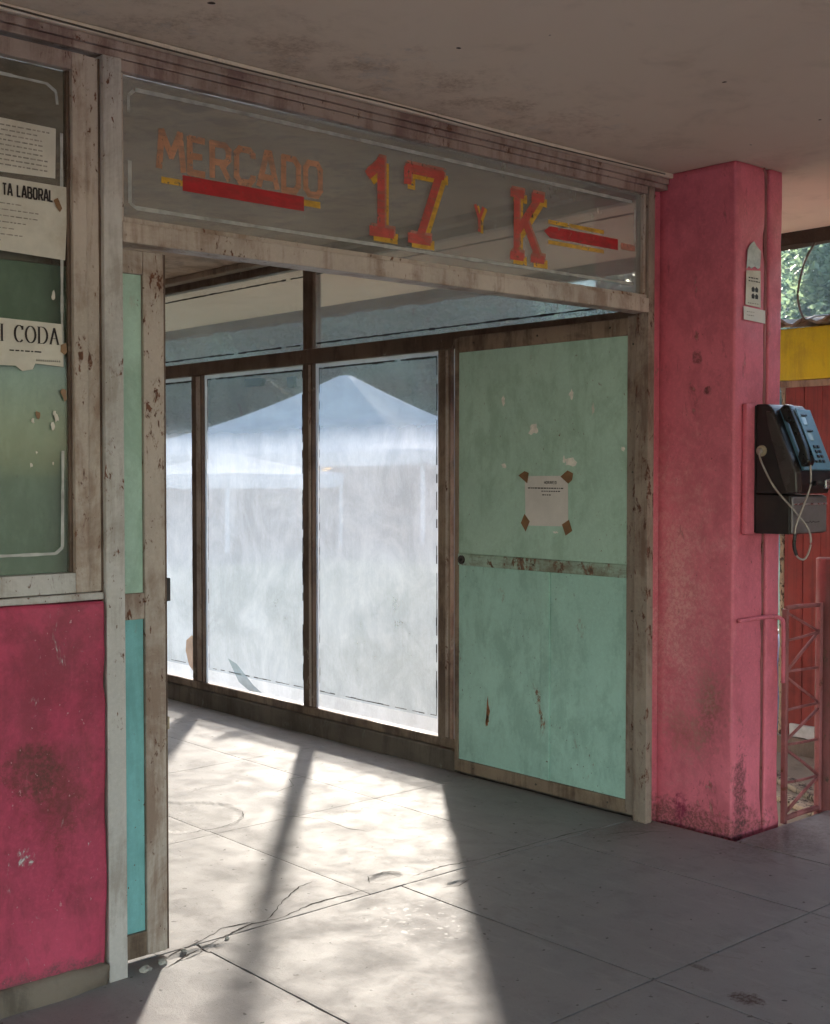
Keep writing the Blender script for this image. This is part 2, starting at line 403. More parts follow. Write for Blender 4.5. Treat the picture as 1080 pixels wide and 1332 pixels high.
M['window_dust'] = film('faint dust film on glass', 0.05, 0.16, (0.30, 0.29, 0.27), 0.4, False)

# tent fabric, foliage
g = G('white tent fabric')
n = g.noise(2, 4)
cc = g.mix(g.rng(n, 0.3, 0.7), (0.52, 0.52, 0.52), (0.60, 0.60, 0.60))
df = g.node('ShaderNodeBsdfDiffuse', {'Color': cc})
tl = g.node('ShaderNodeBsdfTranslucent', {'Color': cc})
M['tent'] = g.done(g.node('ShaderNodeMixShader', {0: 0.25, 1: df.outputs[0], 2: tl.outputs[0]}).outputs[0])
for k, (lc, dc) in enumerate([((0.08, 0.13, 0.085), (0.045, 0.08, 0.06)), ((0.10, 0.14, 0.08), (0.05, 0.08, 0.055))]):
    g = G('tree leaves %s' % ('dark', 'light')[k])
    cc = g.mix(g.rng(g.noise(1.2, 4), 0.3, 0.7), dc, lc)
    df = g.node('ShaderNodeBsdfPrincipled', {'Base Color': cc, 'Roughness': 0.5})
    tl = g.node('ShaderNodeBsdfTranslucent', {'Color': dk(lc, 2.6)})
    M['leaf%d' % k] = g.done(g.node('ShaderNodeMixShader', {0: 0.4, 1: df.outputs[0], 2: tl.outputs[0]}).outputs[0])


# ------------------------------------------------------------------ helpers
ORG = {}


def thing(name, label, cat, loc, group=None):
    o = bpy.data.objects.new(name, None)
    col.objects.link(o)
    o.empty_display_size = 0.1
    o.location = loc
    o['label'] = label
    o['category'] = cat
    if group:
        o['group'] = group
    ORG[o.name] = Vector(loc)
    return o


def obj(name, bm, mat, parent=None, smooth=False, origin=None):
    """links a bmesh given in world coordinates as one mesh object"""
    org = ORG[parent.name] if parent else Vector(origin or (0, 0, 0))
    bmesh.ops.translate(bm, verts=bm.verts, vec=-org)
    me = bpy.data.meshes.new(name)
    bm.to_mesh(me)
    bm.free()
    if smooth:
        for p in me.polygons:
            p.use_smooth = True
    me.materials.append(M[mat] if isinstance(mat, str) else mat)
    o = bpy.data.objects.new(name, me)
    col.objects.link(o)
    if parent:
        o.parent = parent
    else:
        o.location = org
    ORG[o.name] = org
    return o


def struct(name, bm, mat, smooth=False):
    o = obj(name, bm, mat, None, smooth)
    o['kind'] = 'structure'
    return o


def tag(o, label, cat, group=None):
    o['label'] = label
    o['category'] = cat
    if group:
        o['group'] = group
    return o


def add_box(bm, x0, x1, y0, y1, z0, z1, bev=0.0):
    vs = [bm.verts.new((x, y, z)) for x in (x0, x1) for y in (y0, y1) for z in (z0, z1)]
    fs = [(0, 1, 3, 2), (4, 6, 7, 5), (0, 4, 5, 1), (2, 3, 7, 6), (0, 2, 6, 4), (1, 5, 7, 3)]
    faces = [bm.faces.new([vs[i] for i in f]) for f in fs]
    if bev:
        es = list({e for f in faces for e in f.edges})
        bmesh.ops.bevel(bm, geom=es, offset=bev, segments=2, affect='EDGES', profile=0.6)
    return vs


def box(x0, x1, y0, y1, z0, z1, bev=0.003):
    bm = bmesh.new()
    add_box(bm, x0, x1, y0, y1, z0, z1, bev)
    return bm


def worn_box(x0, x1, y0, y1, z0, z1, step=0.05, amp=0.003, edge=0.006, freq=6, bev=0.008):
    """a box with uneven faces and knocked edges"""
    bm = bmesh.new()
    add_box(bm, x0, x1, y0, y1, z0, z1, bev)
    for ax, a, b in ((0, x0, x1), (1, y0, y1), (2, z0, z1)):
        n = int((b - a) / step)
        for i in range(1, n):
            v = a + (b - a) * i / n
            co = [0, 0, 0]
            co[ax] = v
            no = [0, 0, 0]
            no[ax] = 1
            bmesh.ops.bisect_plane(bm, geom=bm.verts[:] + bm.edges[:] + bm.faces[:], plane_co=co, plane_no=no)
    c = Vector(((x0 + x1) / 2, (y0 + y1) / 2, (z0 + z1) / 2))
    hs = Vector(((x1 - x0) / 2, (y1 - y0) / 2, (z1 - z0) / 2))
    bm.normal_update()
    for v in bm.verts:
        p = v.co
        d = sum(1 for k in range(3) if hs[k] - abs(p[k] - c[k]) < bev * 1.5)
        nv = mnoise.noise(p * freq) * amp + mnoise.noise(p * freq * 4.1) * amp * 0.5
        if d >= 2:
            nv -= edge * max(0, mnoise.noise(p * 9 + Vector((3, 1, 2))) + 0.1)
        v.co = p + v.normal * nv
    return bm


def tube_bm(pts, r, n=8, bm=None, cap=True):
    bm = bm or bmesh.new()
    pts = [Vector(p) for p in pts]
    rings = []
    for i, p in enumerate(pts):
        t = (pts[min(i + 1, len(pts) - 1)] - pts[max(i - 1, 0)]).normalized()
        a = t.cross(Vector((0, 0, 1)))
        if a.length < 0.1:
            a = t.cross(Vector((1, 0, 0)))
        a.normalize()
        b = t.cross(a)
        rr = r[i] if isinstance(r, (list, tuple)) else r
        rings.append([bm.verts.new(p + (a * math.cos(k * 2 * math.pi / n) + b * math.sin(k * 2 * math.pi / n)) * rr) for k in range(n)])
    for i in range(len(rings) - 1):
        for k in range(n):
            bm.faces.new((rings[i][k], rings[i][(k + 1) % n], rings[i + 1][(k + 1) % n], rings[i + 1][k]))
    if cap:
        bm.faces.new(rings[0][::-1])
        bm.faces.new(rings[-1])
    return bm


def smooth_path(pts, sub=6):
    pts = [Vector(p) for p in pts]
    out = []
    for i in range(len(pts) - 1):
        p0, p1, p2, p3 = pts[max(i - 1, 0)], pts[i], pts[i + 1], pts[min(i + 2, len(pts) - 1)]
        for k in range(sub):
            t = k / sub
            out.append(0.5 * ((2 * p1) + (p2 - p0) * t + (2 * p0 - 5 * p1 + 4 * p2 - p3) * t * t + (3 * p1 - p0 - 3 * p2 + p3) * t ** 3))
    out.append(pts[-1])
    return out


def prism_x(profile, x0, x1, bev=0.004):
    """profile of (y, z) pushed along x"""
    bm = bmesh.new()
    a = [bm.verts.new((x0, y, z)) for y, z in profile]
    b = [bm.verts.new((x1, y, z)) for y, z in profile]
    n = len(a)
    fs = [bm.faces.new(a), bm.faces.new(b[::-1])]
    for i in range(n):
        fs.append(bm.faces.new((a[i], b[i], b[(i + 1) % n], a[(i + 1) % n])))
    bmesh.ops.recalc_face_normals(bm, faces=fs)
    if bev:
        bmesh.ops.bevel(bm, geom=bm.edges[:], offset=bev, segments=2, affect='EDGES', profile=0.6)
    return bm


def poly(pts3, bm=None):
    bm = bm or bmesh.new()
    bm.faces.new([bm.verts.new(p) for p in pts3])
    return bm


def sheet(pts3, n, t=0.0008):
    """thin sheet: polygon with a small thickness along n"""
    bm = bmesh.new()
    n = Vector(n) * t
    a = [bm.verts.new(Vector(p)) for p in pts3]
    b = [bm.verts.new(Vector(p) + n) for p in pts3]
    k = len(a)
    bm.faces.new(a)
    bm.faces.new(b[::-1])
    for i in range(k):
        bm.faces.new((a[i], b[i], b[(i + 1) % k], a[(i + 1) % k]))
    bmesh.ops.recalc_face_normals(bm, faces=bm.faces[:])
    return bm


# lettering drawn as brush strokes on a plane; glyphs in a unit box
def arc(cx, cy, rx, ry, a0, a1, n=10):
    return [(cx + rx * math.cos(R(a0 + (a1 - a0) * i / n)), cy + ry * math.sin(R(a0 + (a1 - a0) * i / n))) for i in range(n + 1)]


GL = {
    'M': [[(0.03, 0), (0.14, 1), (0.5, 0.38), (0.84, 1), (0.98, 0)]],
    'E': [[(0.95, 0.04), (0.12, 0.04), (0.12, 0.96), (0.92, 0.96)], [(0.12, 0.5), (0.78, 0.5)]],
    'R': [[(0.12, 0), (0.12, 0.96), (0.72, 0.96), (0.88, 0.84), (0.88, 0.58), (0.72, 0.46), (0.12, 0.46)], [(0.5, 0.46), (0.92, 0)]],
    'C': [[(0.9, 0.75), (0.9, 0.85), (0.74, 0.96), (0.28, 0.96), (0.12, 0.82), (0.12, 0.18), (0.28, 0.04), (0.74, 0.04), (0.9, 0.16), (0.9, 0.27)]],
    'A': [[(0.04, 0), (0.42, 0.98), (0.58, 0.98), (0.96, 0)], [(0.22, 0.3), (0.78, 0.3)]],
    'D': [[(0.12, 0.04), (0.12, 0.96), (0.68, 0.96), (0.88, 0.78), (0.88, 0.22), (0.68, 0.04), (0.12, 0.04)]],
    'O': [[(0.12, 0.2), (0.12, 0.8), (0.28, 0.96), (0.72, 0.96), (0.88, 0.8), (0.88, 0.2), (0.72, 0.04), (0.28, 0.04), (0.12, 0.2)]],
    '1': [[(0.55, 0.05), (0.55, 0.97)], [(0.55, 0.9), (0.14, 0.72)], [(0.2, 0.055), (0.94, 0.055)]],
    '7': [[(0.09, 0.72), (0.09, 0.94)], [(0.04, 0.92), (0.97, 0.92)], [(0.84, 0.9), (0.36, 0.05)], [(0.1, 0.055), (0.64, 0.055)]],
    'K': [[(0.2, 0.05), (0.2, 0.95)], [(0.02, 0.95), (0.4, 0.95)], [(0.02, 0.05), (0.4, 0.05)], [(0.24, 0.42), (0.8, 0.92)],
          [(0.62, 0.95), (0.98, 0.95)], [(0.42, 0.58), (0.82, 0.07)], [(0.6, 0.05), (1.0, 0.05)]],
    'Y': [[(0.1, 1), (0.5, 0.48), (0.9, 0.95)], [(0.5, 0.5), (0.5, 0)]],
    'I': [[(0.5, 0), (0.5, 1)], [(0.25, 0), (0.75, 0)], [(0.25, 1), (0.75, 1)]],
    'L': [[(0.12, 1), (0.12, 0.05), (0.9, 0.05)]],
    'B': [[(0.12, 0.04), (0.12, 0.96), (0.7, 0.96), (0.84, 0.84), (0.84, 0.62), (0.7, 0.52), (0.12, 0.52)], [(0.7, 0.52), (0.9, 0.4), (0.9, 0.16), (0.74, 0.04), (0.12, 0.04)]],
    'T': [[(0.5, 0), (0.5, 0.96)], [(0.03, 0.96), (0.97, 0.96)]],
    'H': [[(0.12, 0), (0.12, 1)], [(0.88, 0), (0.88, 1)], [(0.12, 0.5), (0.88, 0.5)]],
}
ROMAN = {
    'I': [[(0.5, 0), (0.5, 1)], [(0.2, 0.0), (0.8, 0.0)], [(0.2, 1), (0.8, 1)]],
    'C': [arc(0.52, 0.5, 0.46, 0.5, 45, 315, 18), [(0.85, 0.74), (0.85, 0.98)]],
    'O': [arc(0.5, 0.5, 0.46, 0.5, 0, 360, 22)],
    'D': [[(0.16, 0), (0.16, 1)], [(0.0, 1), (0.45, 1)], [(0.0, 0), (0.45, 0)], arc(0.45, 0.5, 0.5, 0.5, 90, -90, 14)],
    'A': [[(0.12, 0), (0.5, 1)], [(0.5, 1), (0.88, 0)], [(0.26, 0.35), (0.74, 0.35)], [(0, 0), (0.26, 0)], [(0.72, 0), (1, 0)]],
}


def strokes(lines, u0, v0, su, sv, t, place, thin=None, jit=0.0):
    """place(u, v, depth) -> world point; each stroke piece lies a hair above the last"""
    bm = bmesh.new()
    dep = 0.0
    for ln in lines:
        P = [Vector((u0 + a * su, v0 + b * sv)) for a, b in ln]
        closed = (P[0] - P[-1]).length < 1e-6 and len(P) > 3
        for i in range(len(P) - 1):
            d = P[i + 1] - P[i]
            if d.length < 1e-7:
                continue
            d.normalize()
            nrm = Vector((-d.y, d.x))
            tt = t if thin is None else thin + (t - thin) * abs(d.y) ** 1.5
            e0 = tt * 0.32 if (i > 0 or closed) else 0
            e1 = tt * 0.32 if (i < len(P) - 2 or closed) else 0
            a, b = P[i] - d * e0, P[i + 1] + d * e1
            q = [a + nrm * tt / 2, b + nrm * tt / 2, b - nrm * tt / 2, a - nrm * tt / 2]
            bm.faces.new([bm.verts.new(place(p.x + rnd.uniform(-jit, jit), p.y + rnd.uniform(-jit, jit), dep)) for p in q])
            dep += 0.00004
    return bm


def on_y(y):
    return lambda u, v, d: (u, y - d, v)


def word(txt, x0, x1, z0, z1, y, t, mat, parent, font=GL, gap=0.18, thin=None, jit=0.0, name='letter', widths=None):
    ws = [(widths or {}).get(ch, 1.0) if ch != ' ' else 0.6 for ch in txt]
    unit = (x1 - x0) / (sum(ws) + gap * (len(txt) - 1))
    x = x0
    for ch, wd in zip(txt, ws):
        if ch != ' ':
            obj(name, strokes(font[ch], x, z0, unit * wd, z1 - z0, t, on_y(y), thin, jit), mat, parent)
        x += unit * (wd + gap)


def print_lines(x0, x1, ztop, rows, step, y, hgt, parent, ragged=0.3, mat='grey_ink'):
    """rows of print too small to read"""
    for r_ in range(rows):
        bm = bmesh.new()
        z = ztop - r_ * step
        x = x0 + rnd.uniform(0, 0.06) * (x1 - x0)
        xe = x1 - rnd.uniform(0, ragged) * (x1 - x0)
        while x < xe:
            wd = min(rnd.uniform(0.006, 0.02), xe - x)
            if wd > 0.002:
                poly([(x, y, z), (x + wd, y, z), (x + wd, y, z + hgt), (x, y, z + hgt)], bm)
            x += wd + 0.004
        obj('print_line', bm, mat, parent)


# ------------------------------------------------------------------ the setting
CZ = 2.77                                                     # underside of the slab
# ground
bm = bmesh.new()
for i in range(1):
    poly([(-600, -600, -0.12), (900, -600, -0.12), (900, 900, -0.12), (-600, 900, -0.12)], bm)
struct('ground', bm, 'earth')

bm = bmesh.new()
poly([(0.7, 2.1, -0.112), (160, 2.1, -0.112), (160, 160, -0.112), (0.7, 160, -0.112)], bm)
g = G('dry lawn')
n1 = g.noise(0.5, 7, 0.7)
n2 = g.noise(14, 6, 0.7)
c_ = g.mix(g.rng(n1, 0.3, 0.7), (0.05, 0.075, 0.055), (0.10, 0.12, 0.09))
c_ = g.mix(g.math('MULTIPLY', g.rng(n2, 0.5, 0.75), 0.5), c_, (0.035, 0.05, 0.03))
M['lawn'] = g.done(g.bsdf(c_, 1.0, g.bump(n2, 0.8, 0.04), spec=0.0))
struct('lawn', bm, 'lawn')

# floor: a bed with cast slabs on it
bm = bmesh.new()
add_box(bm, -12.0, 0.0, -11.0, 9.0, -0.11, -0.022)
floor = struct('floor', bm, 'concrete')
bm = bmesh.new()
add_box(bm, 0.004, 1.62, -11.0, -0.425, -0.11, -0.023)
pav = struct('pavement_bed', bm, 'concrete')

PITS = [(-1.358, 0.17, 0.085, 0.045, 0.006), (-1.19, -0.06, 0.06, 0.022, 0.005), (-2.28, 0.0, 0.12, 0.03, 0.006)]


def slab(x0, x1, y0, y1, fine=True, gap=0.003, ragged=0.002, parent=None):
    st = (0.011 if fine == 2 else 0.022) if fine else 0.4
    nx, ny = max(2, int((x1 - x0) / st)), max(2, int((y1 - y0) / st))
    bm = bmesh.new()
    V = []
    for j in range(ny + 1):
        row = []
        for i in range(nx + 1):
            u, v = i / nx, j / ny
            x = x0 + gap + (x1 - x0 - 2 * gap) * u
            y = y0 + gap + (y1 - y0 - 2 * gap) * v
            z = 0.0
            if fine:
                brk = 1.0 + 2.0 * max(0, 1 - abs(y - 0.05) / 0.10) * (1 if x < -0.45 else 0.3)
                if i in (0, nx):
                    x += (1 if i == 0 else -1) * ragged * abs(mnoise.noise(Vector((x * 3, y * 11, 1)))) * 1.5
                if j in (0, ny):
                    y += (1 if j == 0 else -1) * ragged * brk * (abs(mnoise.noise(Vector((x * 9, y * 3, 4)))) + 0.5 * abs(mnoise.noise(Vector((x * 31, y * 3, 9)))))
                z = mnoise.noise(Vector((x * 2.3, y * 2.3, 0))) * 0.0018 + mnoise.noise(Vector((x * 9, y * 9, 3))) * 0.0007
                edge = min(i, nx - i, j, ny - j)
                if edge == 0:
                    z -= 0.0006
                for (px, py, rx, ry, dp) in PITS:
                    d = math.hypot((x - px) / rx, (y - py) / ry) + 0.45 * mnoise.noise(Vector((x * 16, y * 16, 7)))
                    if d < 1:
                        z -= dp * min(1, (1 - d) * 2.2)
                d = math.hypot((x + 1.47) / 0.24, (y - 1.37) / 0.27) - 1 + 0.16 * mnoise.noise(Vector((x * 8, y * 8, 2)))
                if d < 0:
                    z -= 0.0035 * min(1, -d / 0.10)
            row.append(bm.verts.new((x, y, z)))
        V.append(row)
    for j in range(ny):
        for i in range(nx):
            bm.faces.new((V[j][i], V[j][i + 1], V[j + 1][i + 1], V[j + 1][i]))
    rim = [V[0][i] for i in range(nx + 1)] + [V[j][nx] for j in range(1, ny + 1)] + [V[ny][i] for i in range(nx - 1, -1, -1)] + [V[j][0] for j in range(ny - 1, 0, -1)]
    low = [bm.verts.new((v.co.x, v.co.y, -0.0215)) for v in rim]
    n = len(rim)
    for k in range(n):
        bm.faces.new((rim[k], low[k], low[(k + 1) % n], rim[(k + 1) % n]))
    return obj('floor_slab', bm, 'concrete', parent, smooth=False)


xs_out = [-5.68, -4.82, -3.96, -3.10, -2.24, -1.38, -0.52, 0.0]
ys_out = [0.055, -1.085, -2.17, -3.26, -4.35, -5.44]
for a in range(len(xs_out) - 1):
    for b in range(len(ys_out) - 1):
        x0, x1 = xs_out[a], xs_out[a + 1]
        if x1 <= 0.001 and b == 0 and x0 > -0.6:
            pass
        fine = (2 if b == 0 and -2.3 < x0 < -0.6 else 1) if x0 > -3.2 and b < 2 else 0
        slab(x0, x1, ys_out[b + 1], ys_out[b], fine, parent=floor)
xs_p = [0.004, 0.86, 1.61]
ys_p = [-0.43, -1.085, -2.17, -3.26, -4.35]
for a in range(2):
    for b in range(4):
        slab(xs_p[a], xs_p[a + 1], ys_p[b + 1], ys_p[b], b < 1, parent=pav)
xs_in = [-5.00, -4.10, -3.24, -2.38, -1.52, -0.66, -0.03]
ys_in = [0.055, 1.06, 2.12, 3.18, 4.24, 5.3, 6.36, 7.42]
for a in range(len(xs_in) - 1):
    for b in range(len(ys_in) - 1):
        fine = (2 if b == 0 and xs_in[a] < -0.6 else 1) if xs_in[a] > -2.5 and b < 4 else 0
        slab(xs_in[a], xs_in[a + 1], ys_in[b], ys_in[b + 1], fine, gap=0.0012, ragged=0.0012, parent=floor)

def crack(pts, wd, seed):
    """a jagged open crack: a narrow dark channel whose lips stand a hair above the slab"""
    rr = random.Random(seed)
    P = [Vector((x, y)) for x, y in pts]
    line = []
    for a, b in zip(P[:-1], P[1:]):
        n = max(2, int((b - a).length / 0.018))
        for i in range(n):
            q = a + (b - a) * i / n
            line.append(q + Vector((rr.gauss(0, 0.0012), rr.gauss(0, 0.0028))))
    line.append(P[-1])
    bm = bmesh.new()
    L, Rr = [], []
    for i, q in enumerate(line):
        d = (line[min(i + 1, len(line) - 1)] - line[max(i - 1, 0)]).normalized()
        nn = Vector((-d.y, d.x)) * wd * 0.75 * (0.50 + 0.25 * math.sin(i * 0.37 + seed) + rr.uniform(-0.2, 0.2)) * min(1, i / 3, (len(line) - 1 - i) / 3 + 0.05) / 2
        zz = mnoise.noise(Vector((q.x * 2.3, q.y * 2.3, 0))) * 0.0018 + mnoise.noise(Vector((q.x * 9, q.y * 9, 3))) * 0.0007 + 0.0007
        L.append(bm.verts.new((q.x + nn.x, q.y + nn.y, zz)))
        Rr.append(bm.verts.new((q.x - nn.x, q.y - nn.y, zz)))
    for i in range(len(line) - 1):
        bm.faces.new((L[i], Rr[i], Rr[i + 1], L[i + 1]))
    obj('floor_crack', bm, 'crack', floor)


M['crack'] = plain('dirt in the cracks', (0.045, 0.036, 0.032), 0.95, s=60, var=0.5, dirt_amt=0.0)
for k, (pts, wd) in enumerate([
        ([(-2.42, -0.05), (-2.2, 0.03), (-2.02, 0.09), (-1.9, 0.075), (-1.72, 0.115), (-1.5, 0.10)], 0.010),
        ([(-2.38, 0.02), (-2.22, 0.065), (-2.1, 0.12), (-1.98, 0.10)], 0.008),
        ([(-1.95, 0.08), (-1.80, 0.20), (-1.66, 0.29), (-1.58, 0.31)], 0.006),
        ([(-1.45, 0.15), (-1.40, 0.21), (-1.32, 0.215), (-1.27, 0.16)], 0.007),
        ([(-1.30, 0.10), (-1.12, 0.12), (-0.95, 0.085), (-0.72, 0.09), (-0.45, 0.085), (-0.2, 0.06)], 0.006),
        ([(-1.30, -0.05), (-1.22, -0.09), (-1.14, -0.06)], 0.006),
        ([(-1.62, 1.15), (-1.45, 1.12), (-1.30, 1.18), (-1.24, 1.28)], 0.006),
        ([(-1.15, 1.10), (-1.05, 0.95), (-1.06, 0.76), (-1.02, 0.66)], 0.004),
        ([(-0.95, 1.45), (-0.80, 1.50), (-0.74, 1.62), (-0.62, 1.60)], 0.005),
        ([(-1.25, 1.72), (-1.1, 1.76), (-1.0, 1.72)], 0.004),
        ([(-0.42, 0.02), (-0.2, -0.06), (-0.1, -0.16), (0.0, -0.2)], 0.004),
        ([(-0.30, 0.03), (-0.25, -0.10), (-0.12, -0.12)], 0.003)]):
    crack(pts, wd * 1.5, 100 + k)

# the roof slab over everything
bm = bmesh.new()
add_box(bm, -12.0, 1.60, -11.0, 9.0, CZ, CZ + 0.24)
ceil = struct('ceiling', bm, 'ceiling')
# drip lip along the slab's outer edge
bm = worn_box(1.6005, 1.70, -11.0, 9.0, 2.692, CZ + 0.20, 0.12, 0.012, 0.03, 7, 0.012)
obj('slab_rim', bm, 'rim', ceil)
bm = box(-6.98, -0.02, 0.062, 8.9, CZ - 0.022, CZ - 0.004, 0)
struct('inner_ceiling', bm, 'inner_ceiling')
o = obj('ceiling_moulding', box(-0.10, -0.025, 0.08, 8.9, CZ - 0.06, CZ - 0.023, 0.008), 'brown_frame')
o['kind'] = 'structure'
struct('wall_inner_end', box(-7.0, 0.06, 9.002, 9.2, -0.1, CZ - 0.002, 0), 'inner_wall')
struct('wall_inner_side', box(-4.2, -4.0, 0.062, 9.0, -0.1, CZ - 0.03, 0), 'inner_wall')

# ------------------------------------------------------------------ pink wall under the shop window
t = thing('pink_wall', 'low crimson pink wall with brown scuffs under the shop window', 'wall', (-2.9, 0, 0))
bm = worn_box(-3.66, -2.600, -0.045, 0.035, 0.055, 1.128, 0.035, 0.003, 0.012, 5, 0.012)
obj('painted_face', bm, 'pink', t, True)
bm = worn_box(-3.66, -2.585, -0.062, 0.030, -0.02, 0.075, 0.03, 0.007, 0.02, 7, 0.02)
obj('plinth', bm, 'kerb', t, True)
o = obj('sill', worn_box(-3.66, -2.6, -0.038, 0.030, 1.130, 1.152, 0.04, 0.002, 0.004), 'grey_frame', t)
t = thing('side_wall', 'tall pink painted wall beyond the shop window', 'wall', (-5.3, 0, 0))
obj('painted_face', worn_box(-7.0, -3.665, -0.05, 0.04, -0.01, CZ - 0.003, 0.3, 0.003, 0.01), 'pink', t)

# ------------------------------------------------------------------ shop window with notices
t = thing('shop_window', 'dusty shop window with a cream rusty frame above the low pink wall', 'window', (-3.1, 0, 1.15))
obj('stile', box(-2.683, -2.640, -0.028, 0.02, 1.154, 2.690), 'frame', t)
obj('jamb', box(-2.640, -2.600, -0.022, 0.02, 1.154, 2.690), 'brown_frame' if False else 'frame', t)
obj('stile', box(-3.66, -3.60, -0.028, 0.02, 1.154, 2.690), 'frame', t)
obj('bottom_rail', box(-3.5995, -2.6835, -0.028, 0.02, 1.154, 1.212), 'grey_frame', t)
obj('top_rail', box(-3.5995, -2.6835, -0.028, 0.02, 2.640, 2.690), 'pink_frame', t)
obj('bead', box(-2.694, -2.6837, -0.012, 0.008, 1.2125, 2.6395, 0.002), 'dark_frame', t)
p = obj('pane', box(-3.599, -2.6945, -0.003, 0.002, 1.2127, 2.6393, 0), 'shop_glass', t)
obj('dust_film', poly([(-3.598, -0.0045, 1.213), (-2.695, -0.0045, 1.213), (-2.695, -0.0045, 2.639), (-3.598, -0.0045, 2.639)]), 'window_dust', p)


def strip(x0, z0, x1, z1, wd, y, bm):
    d = Vector((x1 - x0, z1 - z0)).normalized()
    n = Vector((-d.y, d.x)) * wd / 2
    poly([(x0 + n.x, y, z0 + n.y), (x1 + n.x, y, z1 + n.y), (x1 - n.x, y, z1 - n.y), (x0 - n.x, y, z0 - n.y)], bm)


def painted_line(pts, wd, y, parent, mat='border', name='painted_border', gaps=0.0):
    bm = bmesh.new()
    k = 0
    for (a, b) in zip(pts[:-1], pts[1:]):
        L = math.hypot(b[0] - a[0], b[1] - a[1])
        n = max(1, int(L / 0.05))
        for i in range(n):
            if rnd.random() < gaps:
                continue
            f0, f1 = i / n, (i + 1.02) / n
            strip(a[0] + (b[0] - a[0]) * f0, a[1] + (b[1] - a[1]) * f0, a[0] + (b[0] - a[0]) * f1, a[1] + (b[1] - a[1]) * f1,
                  wd * rnd.uniform(0.75, 1.1), y - k * 0.00002, bm)
            k += 1
    return obj(name, bm, mat, parent)


painted_line([(-3.5, 1.268), (-2.735, 1.268), (-2.714, 1.285), (-2.710, 1.56)], 0.009, -0.0060, p)
painted_line([(-2.710, 1.80), (-2.706, 2.46)], 0.009, -0.0062, p)
painted_line([(-3.5, 2.60), (-2.75, 2.592), (-2.722, 2.575), (-2.718, 2.54)], 0.009, -0.0060, p)


def notice(name, label, pts, y, mat, group=None, n=(0, 1, 0)):
    x = sum(q[0] for q in pts) / len(pts)
    z = min(q[1] for q in pts)
    t = thing(name, label, 'notice', (x, y, z), group)
    obj('sheet', sheet([(a, y, b) for a, b in pts], n), mat, t)
    return t


Yn = -0.0085
t = notice('notice', 'faded typed notice at the top of the dusty shop window', [(-3.10, 2.475), (-2.724, 2.470), (-2.727, 2.330), (-3.10, 2.318)], Yn, 'paper')
print_lines(-3.05, -2.74, 2.452, 9, 0.0135, Yn - 0.001, 0.004, t, 0.15)
t = notice('notice', 'yellowed job notice with bold heading taped inside the shop window',
           [(-3.10, 2.312), (-2.692, 2.310), (-2.694, 2.20), (-2.70, 2.103), (-2.90, 2.110), (-3.10, 2.105)], Yn - 0.001, 'paper')
word('TA LABORAL', -2.884, -2.736, 2.262, 2.294, Yn - 0.003, 0.0052, 'ink', t, gap=0.22, widths={'L': 0.85, 'T': 0.9})
print_lines(-3.05, -2.75, 2.238, 7, 0.017, Yn - 0.003, 0.003, t, 0.5)
obj('tape', sheet([(-2.735, Yn - 0.0045, 2.268), (-2.722, Yn - 0.0045, 2.276), (-2.709, Yn - 0.0045, 2.248), (-2.716, Yn - 0.0045, 2.236), (-2.728, Yn - 0.0045, 2.252)], (0, 1, 0)), 'tape', t)
t = notice('notice', 'torn poster with large thin capitals low in the shop window',
           [(-3.10, 1.930), (-2.712, 1.921), (-2.708, 1.800), (-2.792, 1.805), (-2.800, 1.788), (-2.83, 1.782), (-2.85, 1.796), (-3.10, 1.790)], Yn, 'paper')
word('I CODA', -2.897, -2.720, 1.862, 1.908, Yn - 0.002, 0.0062, 'ink', t, ROMAN, 0.16, 0.0016, widths={'I': 0.5, 'C': 0.9, 'A': 1.0})
print_lines(-2.87, -2.77, 1.836, 1, 0.02, Yn - 0.002, 0.0035, t, 0.05, 'ink')
bm = bmesh.new()
for k in range(12):
    x = -2.79 + k * 0.0062
    poly([(x, Yn - 0.002, 1.812), (x + 0.004, Yn - 0.002, 1.812), (x + 0.002, Yn - 0.002, 1.819)], bm)
obj('print_line', bm, 'ink', t)
obj('tape', sheet([(-2.716, Yn - 0.0035, 1.862), (-2.700, Yn - 0.0035, 1.868), (-2.697, Yn - 0.0035, 1.842), (-2.705, Yn - 0.0035, 1.834), (-2.717, Yn - 0.0035, 1.842)], (0, 1, 0)), 'tape', t)
# scraps of old tape and torn paper left on the pane
for (cx, cz, r_, m_) in [(-2.706, 1.722, 0.013, 'tape'), (-2.735, 1.668, 0.007, 'paper'), (-2.728, 1.655, 0.010, 'paper'), (-2.741, 1.63, 0.008, 'paper'),
                         (-2.785, 1.66, 0.009, 'tape'), (-2.80, 1.645, 0.006, 'paper'), (-2.806, 1.52, 0.006, 'paper'), (-2.79, 1.555, 0.004, 'paper'),
                         (-2.735, 2.0, 0.010, 'paper'), (-2.74, 1.525, 0.004, 'paper')]:
    pts = []
    for k in range(9):
        a = k * 2 * math.pi / 9
        q = r_ * rnd.uniform(0.5, 1.2)
        pts.append((cx + 0.8 * q * math.cos(a), -0.0075, cz + 1.4 * q * math.sin(a)))
    obj('paper_scrap', sheet(pts, (0, 1, 0), 0.0006), m_, p)

